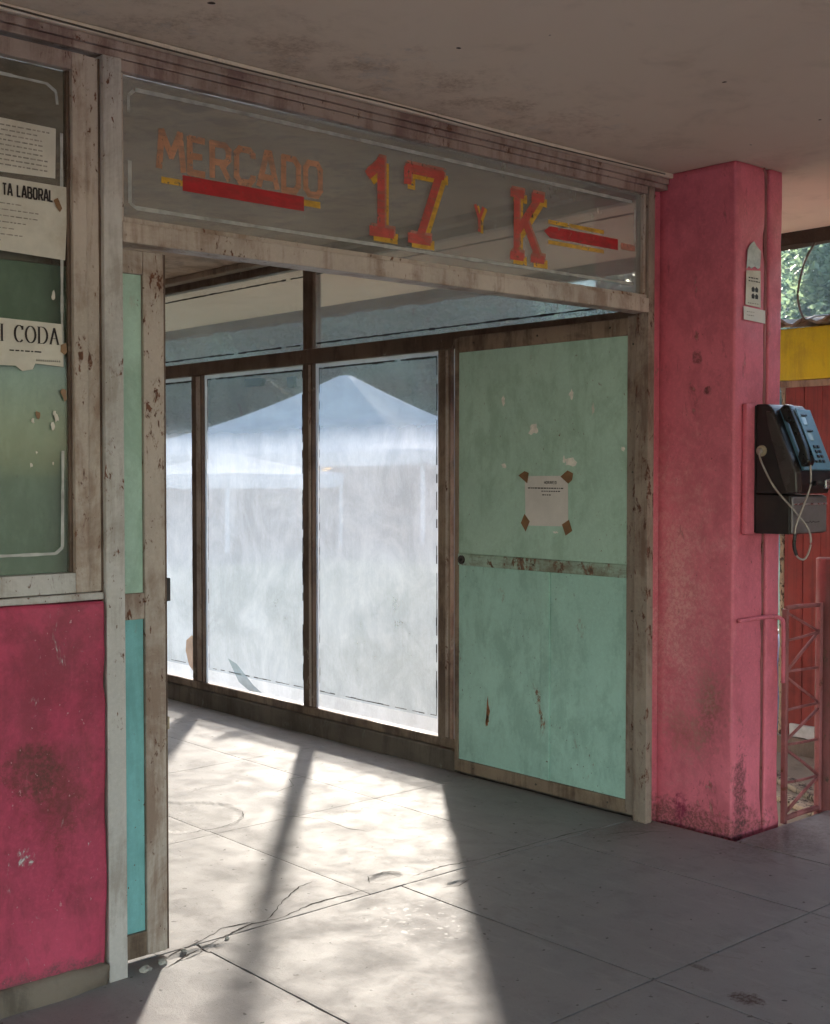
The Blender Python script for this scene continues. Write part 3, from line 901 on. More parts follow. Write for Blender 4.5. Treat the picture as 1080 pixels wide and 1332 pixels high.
# ------------------------------------------------------------------ entrance frame with the painted transom pane
t = thing('entrance_frame', 'worn cream entrance frame with the hand painted glass transom', 'door frame', (-1.3, 0, 0))
obj('post', box(-2.5935, -2.5335, -0.040, 0.040, 0.0, 2.7), 'grey_frame', t)
obj('post', box(-2.5995, -2.5940, -0.022, 0.030, 0.0, 2.69, 0.001), 'dark_frame', t)
obj('jamb', box(-0.072, -0.030, -0.035, 0.034, 0.0, 2.70), 'rust_frame', t)
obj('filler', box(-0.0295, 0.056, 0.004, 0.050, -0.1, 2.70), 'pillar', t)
obj('top_rail', box(-2.533, -0.0725, -0.030, 0.030, 2.668, 2.700), 'pink_frame', t)
obj('head_strip', box(-3.66, 0.055, -0.036, 0.036, 2.7005, 2.722, 0.004), 'pink_frame', t)
obj('head_strip', box(-3.66, 0.055, -0.044, 0.040, 2.7225, 2.748, 0.006), 'pink_frame', t)
obj('head_strip', box(-3.66, 0.10, -0.058, 0.045, 2.7485, 2.7685, 0.005), 'ceiling', t)
obj('transom_rail', box(-2.533, -0.0725, -0.040, 0.040, 2.172, 2.232, 0.005), 'frame', t)
obj('bead', box(-2.533, -0.0725, -0.026, 0.026, 2.2325, 2.248, 0.003), 'frame', t)
obj('bead', box(-2.533, -2.518, -0.020, 0.020, 2.2485, 2.6675, 0.003), 'frame', t)
obj('bead', box(-0.087, -0.0725, -0.020, 0.020, 2.2485, 2.6675, 0.003), 'frame', t)
pn = obj('pane', box(-2.5178, -0.0872, -0.003, 0.003, 2.2487, 2.6673, 0), 'glass', t)
obj('dust_film', poly([(-2.517, -0.0045, 2.249), (-0.088, -0.0045, 2.249), (-0.088, -0.0045, 2.667), (-2.517, -0.0045, 2.667)]), 'dust', pn)
painted_line([(-2.49, 2.42), (-2.49, 2.295), (-2.47, 2.283), (-0.14, 2.288)], 0.012, -0.0060, pn)
painted_line([(-2.47, 2.630), (-2.2, 2.633), (-0.15, 2.628)], 0.013, -0.0060, pn)
painted_line([(-2.493, 2.56), (-2.493, 2.61), (-2.475, 2.627)], 0.010, -0.0065, pn)
painted_line([(-0.13, 2.60), (-0.128, 2.46)], 0.010, -0.0060, pn)
YL = -0.0068
word('MERCADO', -2.395, -1.775, 2.412, 2.524, YL, 0.0205, 'orange_letter', pn, gap=0.15, jit=0.0012, widths={'M': 1.15, 'E': 0.85})


def bar(x0, x1, z0, z1, y, mat, name='painted_bar', tip=0):
    pts = [(x0, y, z0), (x1, y, z0), (x1, y, z1), (x0, y, z1)]
    if tip:
        pts = [(x0 + tip, y, z0), (x1, y, z0), (x1, y, z1), (x0 + tip, y, z1), (x0, y, (z0 + z1) / 2)]
    obj(name, poly(pts), mat, pn)


bar(-2.312, -1.853, 2.357, 2.404, YL - 0.0012, 'deep_red')
bar(-2.385, -2.31, 2.370, 2.389, YL - 0.0004, 'yellow_letter')
bar(-1.855, -1.785, 2.375, 2.396, YL - 0.0004, 'yellow_letter')


def block(ch, x0, x1, z0, z1, t_):
    for (dx, dz, m_, dy, nm) in ((0.020, -0.015, 'yellow_letter', 0.0, 'letter_shade'), (0.008, 0.011, 'pale_red', -0.0012, 'letter_edge'),
                                 (0, 0, 'red_letter', -0.0024, 'letter')):
        obj(nm, strokes(GL[ch], x0 + dx, z0 + dz, x1 - x0, z1 - z0, t_, on_y(YL + dy), None, 0.001), m_, pn)


block('1', -1.605, -1.455, 2.315, 2.595, 0.034)
block('7', -1.418, -1.218, 2.312, 2.592, 0.034)
block('K', -0.885, -0.690, 2.312, 2.575, 0.032)
for (dx, dz, m_, dy) in ((0.014, -0.004, 'yellow_letter', 0.0), (0, 0, 'red_letter', -0.0012)):
    obj('letter', strokes(GL['Y'], -1.072 + dx, 2.392 + dz, 0.055, 0.098, 0.014, on_y(YL + dy)), m_, pn)
bar(-0.692, -0.242, 2.417, 2.462, YL - 0.0012, 'deep_red', 'painted_arrow', 0.035)
bar(-0.665, -0.33, 2.472, 2.487, YL, 'yellow_letter', 'painted_arrow', 0.0)
bar(-0.665, -0.33, 2.393, 2.408, YL, 'yellow_letter', 'painted_arrow', 0.0)
bar(-0.222, -0.13, 2.424, 2.450, YL, 'pale_red', 'painted_arrow', 0.0)

# thin cable stapled along the head of the frame
pts = [(x, -0.062 + 0.002 * math.sin(x * 5), 2.757 - 0.006 * abs(math.sin(x * 2.1))) for x in [-3.6 + 0.12 * k for k in range(31)]]
o = obj('cable', tube_bm(pts, 0.0028, 6), 'wire', None, True, origin=pts[0])
tag(o, 'thin dark cable running along the top of the entrance frame under the ceiling', 'cable')

# ------------------------------------------------------------------ door leaf slid open on the left
t = thing('sliding_door', 'green and teal door leaf with cream rusty stile slid open beside the pink wall', 'door', (-2.6, 0.068, 0))
obj('stile', box(-2.418, -2.3465, 0.048, 0.088, 0.012, 2.168, 0.004), 'frame', t)
obj('stile', box(-3.45, -3.38, 0.048, 0.088, 0.012, 2.168), 'frame', t)
obj('edge_strip', box(-2.346, -2.3405, 0.050, 0.086, 0.014, 2.166, 0.001), 'dark_frame', t)
obj('top_rail', box(-3.3795, -2.4185, 0.050, 0.086, 2.098, 2.168), 'frame', t)
obj('middle_rail', box(-3.3795, -2.4185, 0.050, 0.086, 1.052, 1.132), 'frame', t)
obj('bottom_rail', box(-3.3795, -2.4185, 0.050, 0.086, 0.012, 0.088), 'brown_frame', t)
obj('panel', box(-3.379, -2.4190, 0.060, 0.076, 1.1325, 2.0975, 0), 'mint', t)
obj('panel', box(-3.379, -2.4190, 0.060, 0.076, 0.0885, 1.0515, 0), 'turquoise', t)
obj('handle', box(-2.3400, -2.324, 0.056, 0.080, 1.10, 1.172, 0.003), 'black_metal', t)
obj('latch_plate', box(-2.3400, -2.330, 0.056, 0.080, 0.70, 0.74, 0.003), 'cream_plastic', t)

# ------------------------------------------------------------------ glazed side wall of the passage
t = thing('glazed_wall', 'brown framed glazed wall with whitewashed panes beside the passage', 'window wall', (0.025, 3.5, 0))
obj('kerb', worn_box(-0.028, 0.075, 1.19, 8.98, -0.115, 0.105, 0.1, 0.003, 0.006, 5, 0.008), 'kerb', t)
obj('kerb', worn_box(0.002, 0.075, 0.045, 1.188, -0.115, 0.105, 0.1, 0.003, 0.006, 5, 0.008), 'kerb', t)
obj('bottom_rail', box(-0.004, 0.05, 0.066, 8.96, 0.1055, 0.150, 0.004), 'brown_frame', t)
obj('header', box(-0.006, 0.052, 0.066, 8.96, 2.118, 2.200, 0.004), 'dark_frame', t)
obj('top_rail', box(-0.006, 0.052, 0.066, 8.96, 2.672, 2.745, 0.004), 'dark_frame', t)
posts = [(1.246, 1.338, 'brown_frame'), (2.390, 2.482, 'dark_frame'), (3.556, 3.676, 'dark_frame'), (4.75, 4.85, 'dark_frame'), (5.95, 6.05, 'dark_frame'),
         (7.15, 7.25, 'dark_frame')]
for (a, b, m_) in posts:
    obj('mullion', box(-0.010, 0.034, a, b, 0.1505, 2.1175, 0.004), m_, t)
    obj('bead', box(-0.014, -0.0105, a + 0.012, b - 0.06 if b - a > 0.08 else b - 0.05, 0.16, 2.11, 0.0015), 'frame', t)
for (a, b) in ((2.39, 2.48), (4.78, 4.85), (7.15, 7.25)):
    obj('mullion', box(-0.008, 0.053, a, b, 2.2005, 2.6715, 0.004), 'dark_frame', t)
edges = [0.066] + [v for a, b, m_ in posts for v in (a, b)] + [8.96]
lower = [(edges[2 * k], edges[2 * k + 1], 0.1505, 2.1175) for k in range(len(edges) // 2)]
upper = [(0.066, 2.39, 2.2005, 2.6715), (2.48, 4.78, 2.2005, 2.6715), (4.85, 7.15, 2.2005, 2.6715), (7.25, 8.96, 2.2005, 2.6715)]


def yline(y0, z0, y1, z1, x, wd, gaps, bm):
    L = math.hypot(y1 - y0, z1 - z0)
    n = max(1, int(L / 0.045))
    dy, dz = (y1 - y0) / L, (z1 - z0) / L
    for i in range(n):
        if rnd.random() < gaps:
            continue
        f0, f1 = i / n, (i + 1) / n
        q = wd * rnd.uniform(0.5, 1.2) / 2
        off = rnd.uniform(-0.0012, 0.0012)
        a = (y0 + (y1 - y0) * f0, z0 + (z1 - z0) * f0)
        b = (y0 + (y1 - y0) * f1, z0 + (z1 - z0) * f1)
        poly([(x, a[0] - dz * q + off, a[1] + dy * q + off), (x, b[0] - dz * q + off, b[1] + dy * q + off),
              (x, b[0] + dz * q + off, b[1] - dy * q + off), (x, a[0] + dz * q + off, a[1] - dy * q + off)], bm)


for grp, flm in ((lower, 'film'), (upper, 'thin_film')):
    for (a, b, z0, z1) in grp:
        e = 0.0004
        p = obj('pane', box(0.018, 0.023, a + e, b - e, z0 + e, z1 - e, 0), 'glass', t)
        bm = poly([(0.0155, a + e, z0 + e), (0.0155, a + e, z1 - e), (0.0155, b - e, z1 - e), (0.0155, b - e, z0 + e)])
        obj('whitewash', bm, flm, p)
        if flm == 'film':
            for k, (ya, yb, za, zb) in enumerate(((a + e, b - e, z0 + e, z0 + 0.085), (a + e, b - e, z1 - 0.024, z1 - e), (a + e, a + 0.030, z0 + 0.0853, z1 - 0.0243), (b - 0.030, b - e, z0 + 0.0853, z1 - 0.0243))):
                obj('whitewash_border', poly([(0.0148, ya, za), (0.0148, ya, zb), (0.0148, yb, zb), (0.0148, yb, za)]), 'border_film', p)
        bm = bmesh.new()
        i_ = 0.034
        if flm == 'film':
            yline(a + i_, z1 - 0.03, b - i_, z1 - 0.03, 0.0140, 0.010, 0.06, bm)
            yline(a + i_, z0 + 0.10, b - i_, z0 + 0.10, 0.0141, 0.006, 0.25, bm)
            yline(a + i_, z0 + 0.10, a + i_, z1 - 0.03, 0.0142, 0.009, 0.3, bm)
            yline(b - i_, z0 + 0.10, b - i_, z1 - 0.03, 0.0143, 0.006, 0.35, bm)
        else:
            yline(a + 0.01, z0 + 0.03, b - 0.01, z0 + 0.03, 0.0140, 0.010, 0.02, bm)
            yline(a + 0.01, z1 - 0.05, b - 0.01, z1 - 0.05, 0.0141, 0.009, 0.04, bm)
        obj('putty_line', bm, 'putty', p)
        bm = bmesh.new()


def pane_scrap(pts, mat='scrap_film'):
    obj('paper_scrap', poly([(0.0125, y, z) for y, z in pts]), mat, t)


pane_scrap([(3.10, 2.070), (2.93, 2.066), (2.90, 2.055), (2.93, 2.018), (3.11, 2.022)])
pane_scrap([(2.67, 2.055), (2.60, 2.060), (2.595, 1.995), (2.655, 1.992)])
pane_scrap([(3.72, 0.44), (3.79, 0.40), (3.80, 0.33), (3.76, 0.24), (3.70, 0.20), (3.695, 0.42)], 'scrap_brown')
pane_scrap([(3.30, 0.335), (3.20, 0.31), (3.02, 0.20), (2.93, 0.165), (3.06, 0.158), (3.18, 0.20)], 'scrap_film')

# ------------------------------------------------------------------ door leaf folded back against the glazed wall
t = thing('folded_door', 'mint green metal door leaf with rusty frame and a taped notice, folded back against the passage wall', 'door', (-0.03, 0.6, 0))
X0, X1 = -0.036, -0.010
obj('stile', box(X0 - 0.004, X1 + 0.004, 0.038, 0.102, 0.012, 2.172, 0.004), 'rust_frame', t)
obj('stile', box(X0 - 0.002, X1 + 0.004, 1.160, 1.186, 0.012, 2.160, 0.004), 'brown_frame', t)
obj('top_rail', box(X0 - 0.002, X1 + 0.004, 0.1025, 1.1595, 2.090, 2.166, 0.004), 'brown_frame', t)
obj('middle_rail', box(X0 - 0.005, X1 + 0.004, 0.1025, 1.1595, 1.040, 1.098, 0.005), 'worn_mint', t)
obj('bottom_rail', box(X0 - 0.004, X1 + 0.004, 0.1025, 1.1595, 0.012, 0.072, 0.004), 'brown_frame', t)
up = obj('panel', box(X0 + 0.004, X1, 0.1027, 1.1593, 1.0985, 2.0895, 0), 'mint', t)
obj('panel', box(X0 + 0.004, X1, 0.1027, 0.549, 0.0725, 1.0395, 0.002), 'teal', t)
obj('panel', box(X0 + 0.004, X1, 0.607, 1.1593, 0.0725, 1.0395, 0.002), 'teal', t)
obj('cover_strip', box(X0 - 0.0020, X1, 0.5515, 0.6045, 0.0725, 1.0395, 0.003), 'teal', t)
bm = tube_bm([(X0 - 0.012, 1.13, 1.068), (X0 - 0.002, 1.13, 1.068)], 0.022, 14)
lk = obj('lock', bm, 'brown_plastic', t)
bm = tube_bm([(X0 - 0.016, 1.13, 1.068), (X0 - 0.012, 1.13, 1.068)], 0.008, 10)
obj('keyhole', bm, 'black_plastic', lk)
obj('bolt_plate', box(X0 - 0.008, X0 - 0.0055, 0.75, 1.06, 1.052, 1.086, 0.001), 'worn_mint', t)
M['primer'] = plain('bare white primer', (0.80, 0.74, 0.68), 0.8, s=50, dirt_amt=0.1)
for (ya, za) in [(0.07, 0.3), (0.07, 0.9), (0.07, 1.5), (0.07, 2.05), (0.2, 2.13), (0.63, 2.13), (1.05, 2.13), (0.2, 0.042), (0.63, 0.042), (1.05, 0.042), (0.3, 1.068), (0.65, 1.068)]:
    obj('screw', tube_bm([(X0 - 0.0075, ya, za), (X0 - 0.003, ya, za)], [0.0035, 0.0055], 8), 'wire', t)
# paint flaked off the panels
for (cy_, cz_, ry_, rz_, m_) in [(0.655, 1.70, 0.040, 0.035, 'primer'), (0.43, 1.545, 0.035, 0.028, 'primer'), (0.47, 1.56, 0.010, 0.02, 'primer'),
                                 (0.425, 1.85, 0.016, 0.030, 'primer'), (0.855, 1.84, 0.012, 0.025, 'primer'), (0.85, 1.53, 0.018, 0.014, 'primer'),
                                 (0.30, 1.78, 0.008, 0.03, 'paper'), (0.13, 1.60, 0.014, 0.012, 'primer'), (0.52, 1.225, 0.018, 0.007, 'primer'),
                                 (0.955, 0.34, 0.014, 0.075, 'rust_chip'), (0.96, 0.29, 0.012, 0.03, 'rust_chip')]:
    if m_ == 'rust_chip' and m_ not in M:
        M[m_] = plain('rusty bare patch', (0.30, 0.12, 0.055), 0.8, s=40, var=0.4)
    pts = []
    for k in range(12):
        a = k * 2 * math.pi / 12
        q = rnd.uniform(0.45, 1.15)
        pts.append((X0 + 0.0030, cy_ + ry_ * q * math.cos(a), cz_ + rz_ * q * math.sin(a)))
    obj('bare_patch', sheet(pts, (1, 0, 0), 0.0009), m_, t)

xn = X0 + 0.0020
t = thing('notice', 'white opening hours notice held by four brown tapes on the mint green door', 'notice', (xn, 0.575, 1.25))
obj('sheet', sheet([(xn, 0.712, 1.482), (xn, 0.444, 1.484), (xn, 0.442, 1.254), (xn, 0.706, 1.250)], (1, 0, 0)), 'white_paper', t)
for pts in ([(0.752, 1.485), (0.712, 1.505), (0.686, 1.497), (0.695, 1.448)], [(0.488, 1.480), (0.446, 1.508), (0.412, 1.495), (0.418, 1.465), (0.44, 1.448)],
            [(0.712, 1.305), (0.678, 1.270), (0.704, 1.222), (0.735, 1.262)], [(0.478, 1.262), (0.436, 1.285), (0.416, 1.235), (0.455, 1.212)]):
    obj('tape', sheet([(xn - 0.0016, y, z) for y, z in pts], (1, 0, 0), 0.0007), 'tape', t)


def on_x(x):
    return lambda u, v, d: (x - d, -u, v)


def small_text(txt, y0, y1, z0, h_, t_):
    wd = (y0 - y1) / (len(txt) + 0.2 * (len(txt) - 1))
    u = -y0
    for ch in txt:
        obj('letter', strokes(GL[ch], u, z0, wd, h_, t_, on_x(xn - 0.001)), 'ink', t)
        u += wd * 1.2


small_text('HORARIO', 0.588, 0.512, 1.446, 0.013, 0.0024)
for (ya, yb, z) in ((0.69, 0.485, 1.424), (0.605, 0.495, 1.410), (0.60, 0.558, 1.393)):
    bm = bmesh.new()
    y = ya
    while y > yb:
        wd = rnd.uniform(0.006, 0.016)
        poly([(xn - 0.001, y, z), (xn - 0.001, y - wd, z), (xn - 0.001, y - wd, z + 0.005), (xn - 0.001, y, z + 0.005)], bm)
        y -= wd + 0.004
    obj('print_line', bm, 'ink', t)

# ------------------------------------------------------------------ pink pillar
t = thing('pillar', 'broad pink concrete pillar holding the slab at the corner of the entrance', 'pillar', (0.23, -0.16, 0))


def loft(section, zs, amp, name, mat, chip_r=0.0):
    bm = bmesh.new()
    rings = []
    for z in zs:
        ring = []
        for (x, y, nx, ny, k) in section:
            p = Vector((x, y, z))
            d = mnoise.noise(p * 3.2) * amp + mnoise.noise(p * 11) * amp * 0.45 + mnoise.noise(p * 34) * amp * 0.2
            d -= k * chip_r * max(0, mnoise.noise(Vector((x, y, z * 7))) - 0.12)
            if z < 0.12:
                d += (0.12 - max(z, 0)) * 0.10 * (0.5 + mnoise.noise(p * 6))
            ring.append(bm.verts.new((x + nx * d, y + ny * d, z)))
        rings.append(ring)
    n = len(section)
    for a, b in zip(rings[:-1], rings[1:]):
        for k in range(n):
            bm.faces.new((a[k], a[(k + 1) % n], b[(k + 1) % n], b[k]))
    bm.faces.new(rings[-1])
    bmesh.ops.recalc_face_normals(bm, faces=bm.faces[:])
    return obj(name, bm, mat, t, True)


def rounded(x0, x1, y0, y1, r, step=0.03):
    """rounded rectangle, anticlockwise from the back left; corner points carry k = 1"""
    pts = []

    def line(a, b, n):
        L = math.dist(a, b)
        m = max(1, int(L / step))
        for i in range(m):
            pts.append((a[0] + (b[0] - a[0]) * i / m, a[1] + (b[1] - a[1]) * i / m, n[0], n[1], 0.0))

    def corner(cx, cy_, a0):
        for i in range(5):
            a = R(a0 + 90 * i / 5)
            pts.append((cx + r * math.cos(a), cy_ + r * math.sin(a), math.cos(a), math.sin(a), 1.0))
    line((x0, y1 - r), (x0, y0 + r), (-1, 0))
    corner(x0 + r, y0 + r, 180)
    line((x0 + r, y0), (x1 - r, y0), (0, -1))
    corner(x1 - r, y0 + r, 270)
    line((x1, y0 + r), (x1, y1 - r), (1, 0))
    corner(x1 - r, y1 - r, 0)
    line((x1 - r, y1), (x0 + r, y1), (0, 1))
    corner(x0 + r, y1 - r, 90)
    return pts


zs = [-0.118 + (CZ + 0.116) * i / 110 for i in range(111)]
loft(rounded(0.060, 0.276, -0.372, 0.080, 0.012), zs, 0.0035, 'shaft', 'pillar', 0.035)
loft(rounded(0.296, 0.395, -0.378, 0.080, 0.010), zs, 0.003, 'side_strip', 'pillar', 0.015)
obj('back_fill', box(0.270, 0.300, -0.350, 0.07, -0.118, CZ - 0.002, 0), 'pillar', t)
obj('conduit', tube_bm([(0.286, -0.362, 0.02), (0.286, -0.360, 1.2), (0.286, -0.363, 2.1), (0.286, -0.361, 2.66), (0.282, -0.366, 2.74), (0.262, -0.366, CZ)], 0.009, 8), 'red_metal', t, True)

YP = -0.3785
t = notice('notice', 'small illustrated notice pasted on the pillar above the payphone', [(0.130, 2.330), (0.232, 2.338), (0.236, 2.185), (0.126, 2.190)], YP, 'paper')
bm = bmesh.new()
for k in range(2):
    for j in range(2):
        x, z = 0.168 + k * 0.026, 2.218 + j * 0.028
        poly([(x, YP - 0.001, z), (x + 0.02, YP - 0.001, z), (x + 0.022, YP - 0.001, z + 0.014), (x + 0.01, YP - 0.001, z + 0.023), (x - 0.002, YP - 0.001, z + 0.014)], bm)
obj('printed_picture', bm, 'ink', t)
print_lines(0.14, 0.226, 2.300, 2, 0.013, YP - 0.001, 0.005, t, 0.1, 'ink')
print_lines(0.14, 0.226, 2.196, 1, 0.013, YP - 0.001, 0.004, t, 0.1)
t = notice('notice', 'torn grey poster remnant above the illustrated notice on the pillar',
           [(0.132, 2.336), (0.150, 2.35), (0.165, 2.340), (0.19, 2.352), (0.215, 2.344), (0.23, 2.35), (0.236, 2.42), (0.20, 2.44), (0.185, 2.455), (0.16, 2.44), (0.140, 2.42)], YP + 0.0006, 'border')
t = notice('notice', 'blank white slip pasted below the illustrated notice on the pillar', [(0.112, 2.182), (0.268, 2.176), (0.270, 2.122), (0.114, 2.128)], YP - 0.0004, 'white_paper')
print_lines(0.13, 0.22, 2.160, 2, 0.014, YP - 0.0016, 0.003, t, 0.4)

# ------------------------------------------------------------------ payphone
t = thing('payphone', 'black and pale blue wall payphone with hanging cord on the pink pillar', 'payphone', (0.35, -0.46, 1.245))
PX0, PX1 = 0.177, 0.444
DX = -0.048
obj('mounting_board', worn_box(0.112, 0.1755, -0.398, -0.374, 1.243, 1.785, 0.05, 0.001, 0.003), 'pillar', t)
obj('mounting_board', box(0.1765, 0.442, -0.398, -0.380, 1.25, 1.775, 0.002), 'black_metal', t)
obj('coin_box', prism_x([(-0.3985, 1.247), (-0.560, 1.247), (-0.560, 1.405), (-0.3985, 1.408)], PX0, PX1, 0.004), 'black_metal', t)
cb = obj('coin_box_door', box(PX0 + 0.004, PX1 - 0.004, -0.572, -0.5605, 1.251, 1.400, 0.005), 'grey_steel', t)
obj('ridge', box(PX0 + 0.008, PX1 - 0.008, -0.5755, -0.5725, 1.366, 1.374, 0.001), 'bright_steel', cb)
bm = strokes([[(0, 0.5), (0.25, 0.5), (0.32, 0.2), (0.4, 0.8), (0.5, 0.3), (0.6, 0.7), (0.7, 0.4), (1, 0.5)]], 0.262, 1.288, 0.12, 0.014, 0.003, on_y(-0.5728))
obj('script_mark', bm, 'ink', cb)
obj('housing', prism_x([(-0.3985, 1.412), (-0.575, 1.412), (-0.590, 1.45), (-0.588, 1.50), (-0.475, 1.762), (-0.452, 1.780), (-0.3985, 1.782)], PX0, PX1, 0.007), 'black_metal', t, False)
# brown shell that wraps the front corner on the handset side
obj('shell', prism_x([(-0.448, 1.752), (-0.475, 1.748), (-0.592, 1.498), (-0.596, 1.416), (-0.545, 1.416), (-0.515, 1.50), (-0.485, 1.60), (-0.455, 1.70)], PX0 - 0.006, PX0 + 0.035, 0.006), 'brown_plastic', t)
# blue console: a sloped plate on the housing
nv = Vector((0, -(1.762 - 1.50), -(0.588 - 0.475))).normalized()
nv = Vector((0, -0.918, 0.396))
sl = Vector((0, -0.113, -0.262)).normalized()
O = Vector((0, -0.475, 1.762))


def con(x, s, d):
    return Vector((x, 0, 0)) + O + sl * s + nv * d


def con_box(x0, x1, s0, s1, d0, d1, bev=0.002):
    bm = bmesh.new()
    vs = [bm.verts.new(con(x, s, d)) for x in (x0, x1) for s in (s0, s1) for d in (d0, d1)]
    for f in [(0, 1, 3, 2), (4, 6, 7, 5), (0, 4, 5, 1), (2, 3, 7, 6), (0, 2, 6, 4), (1, 5, 7, 3)]:
        bm.faces.new([vs[i] for i in f])
    bmesh.ops.recalc_face_normals(bm, faces=bm.faces[:])
    if bev:
        bmesh.ops.bevel(bm, geom=bm.edges[:], offset=bev, segments=2, affect='EDGES', profile=0.6)
    return bm


bp = obj('console', con_box(PX0 + 0.045, PX1 - 0.002, 0.004, 0.280, 0.0005, 0.014, 0.004), 'blue_plastic', t)
obj('display', con_box(0.287, 0.377, 0.040, 0.078, 0.0145, 0.0165), 'display', bp)
obj('display_hood', con_box(0.280, 0.384, 0.030, 0.039, 0.0145, 0.024), 'black_plastic', bp)
obj('display', con_box(0.287, 0.377, 0.112, 0.150, 0.0145, 0.0165), 'display', bp)
obj('display_hood', con_box(0.280, 0.384, 0.102, 0.111, 0.0145, 0.024), 'black_plastic', bp)
obj('instruction_card', con_box(0.252, 0.287, 0.004, 0.026, 0.0145, 0.0155, 0), 'white_paper', bp)
for i in range(4):
    for j in range(4):
        x = 0.300 + i * 0.027
        s = 0.170 + j * 0.022
        obj('key', con_box(x, x + 0.016, s, s + 0.013, 0.0145, 0.019, 0.0015), 'black_plastic', bp)
obj('card_slot', box(0.377, 0.422, -0.606, -0.592, 1.432, 1.470, 0.003), 'bright_steel', t)
obj('volume_button', tube_bm([(0.312, -0.588, 1.455), (0.312, -0.602, 1.455)], 0.012, 12), 'black_plastic', t)
# handset hooked on the left of the console
hs = bmesh.new()
prof = [(0.010, 0.020), (0.002, 0.044), (0.014, 0.060), (0.10, 0.064), (0.20, 0.064), (0.262, 0.058), (0.276, 0.044), (0.270, 0.018), (0.225, 0.018), (0.205, 0.034), (0.085, 0.034), (0.062, 0.018)]
for x in (PX0 + 0.020, PX0 + 0.066):
    pass
a = [hs.verts.new(con(PX0 + 0.020, s, d)) for s, d in prof]
b = [hs.verts.new(con(PX0 + 0.068, s, d)) for s, d in prof]
hs.faces.new(a)
hs.faces.new(b[::-1])
for i in range(len(a)):
    hs.faces.new((a[i], b[i], b[(i + 1) % len(a)], a[(i + 1) % len(a)]))
bmesh.ops.recalc_face_normals(hs, faces=hs.faces[:])
bmesh.ops.bevel(hs, geom=hs.edges[:], offset=0.006, segments=3, affect='EDGES', profile=0.6)
obj('handset', hs, 'black_plastic', t, True)
obj('grip_plate', con_box(PX0 + 0.052, PX0 + 0.072, 0.03, 0.262, 0.0655, 0.069, 0.001), 'blue_plastic', t)
gm = obj('grommet', tube_bm([(PX0 - 0.012, -0.428, 1.588), (PX0, -0.428, 1.588)], [0.020, 0.024], 16), 'cream_plastic', t)
obj('grommet_nut', tube_bm([(PX0 - 0.024, -0.428, 1.586), (PX0 - 0.012, -0.428, 1.588)], [0.010, 0.014], 10), 'cord', gm)
hb = con(PX0 + 0.045, 0.272, 0.045)
path = [(PX0 - 0.022, -0.430, 1.582), (PX0 - 0.030, -0.447, 1.54), (PX0 - 0.020, -0.50, 1.44), (PX0 + 0.01, -0.575, 1.345), (PX0 + 0.058, -0.610, 1.27), (PX0 + 0.068, -0.615, 1.205),
        (PX0 + 0.045, -0.605, 1.150), (PX0 + 0.012, -0.592, 1.156), (PX0 - 0.005, -0.585, 1.20), (PX0 - 0.002, -0.590, 1.28), (PX0 + 0.022, -0.612, 1.37), (PX0 + 0.042, -0.628, 1.45), tuple(hb)]
obj('cord', tube_bm(smooth_path(path, 7), 0.0044, 8), 'cord', t, True)
obj('cord_sleeve', tube_bm(smooth_path([(PX0 + 0.004, -0.590, 1.165), (PX0 - 0.005, -0.585, 1.20), (PX0 - 0.004, -0.588, 1.25)], 5), 0.0075, 8), 'black_plastic', t, True)

# ------------------------------------------------------------------ lattice railing and post right of the pillar
t = thing('lattice_railing', 'red lattice railing of thin zigzag rods between pillar and round post', 'railing', (0.55, -0.40, 0))
YR = -0.402
obj('stile', box(0.398, 0.418, YR - 0.012, YR + 0.012, -0.01, 0.915, 0.004), 'red_metal', t)
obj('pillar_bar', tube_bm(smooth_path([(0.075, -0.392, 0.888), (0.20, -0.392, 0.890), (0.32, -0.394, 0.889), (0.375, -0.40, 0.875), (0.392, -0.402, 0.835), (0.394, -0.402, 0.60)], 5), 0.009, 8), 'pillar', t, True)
obj('stile', box(0.672, 0.695, YR - 0.011, YR + 0.011, 0.0, 0.925, 0.004), 'red_metal', t)
segs = [((0.36, 0.920), (0.689, 0.915), 0.010), ((0.368, 0.899), (0.671, 0.798), 0.006), ((0.379, 0.777), (0.671, 0.798), 0.006), ((0.382, 0.645), (0.671, 0.798), 0.007),
        ((0.372, 0.646), (0.674, 0.637), 0.006), ((0.373, 0.625), (0.667, 0.483), 0.006), ((0.366, 0.479), (0.667, 0.478), 0.006), ((0.368, 0.346), (0.648, 0.454), 0.007),
        ((0.368, 0.329), (0.680, 0.318), 0.006), ((0.369, 0.311), (0.64, 0.161), 0.007), ((0.362, 0.164), (0.64, 0.156), 0.006), ((0.364, 0.031), (0.635, 0.152), 0.008),
        ((0.365, 0.012), (0.647, 0.012), 0.012)]
for (a, b, r_) in segs:
    ax, bx = 0.416, 0.674
    obj('rod', tube_bm([(ax, YR + rnd.uniform(-0.003, 0.003), a[1]), ((ax + bx) / 2, YR, (a[1] + b[1]) / 2 + rnd.uniform(-0.004, 0.004)), (bx, YR + rnd.uniform(-0.003, 0.003), b[1])], r_, 7), 'red_metal', t, True)
t = thing('post', 'round dark red steel post beside the lattice railing', 'post', (0.752, -0.402, 0))
obj('tube', tube_bm([(0.752, -0.402, -0.115), (0.752, -0.402, 0.5), (0.752, -0.402, 1.112)], 0.054, 20, None, False), 'post_red', t, True)
obj('cap', tube_bm([(0.752, -0.402, 1.106), (0.752, -0.402, 1.116), (0.752, -0.402, 1.120)], [0.055, 0.055, 0.045], 20), 'post_red', t)

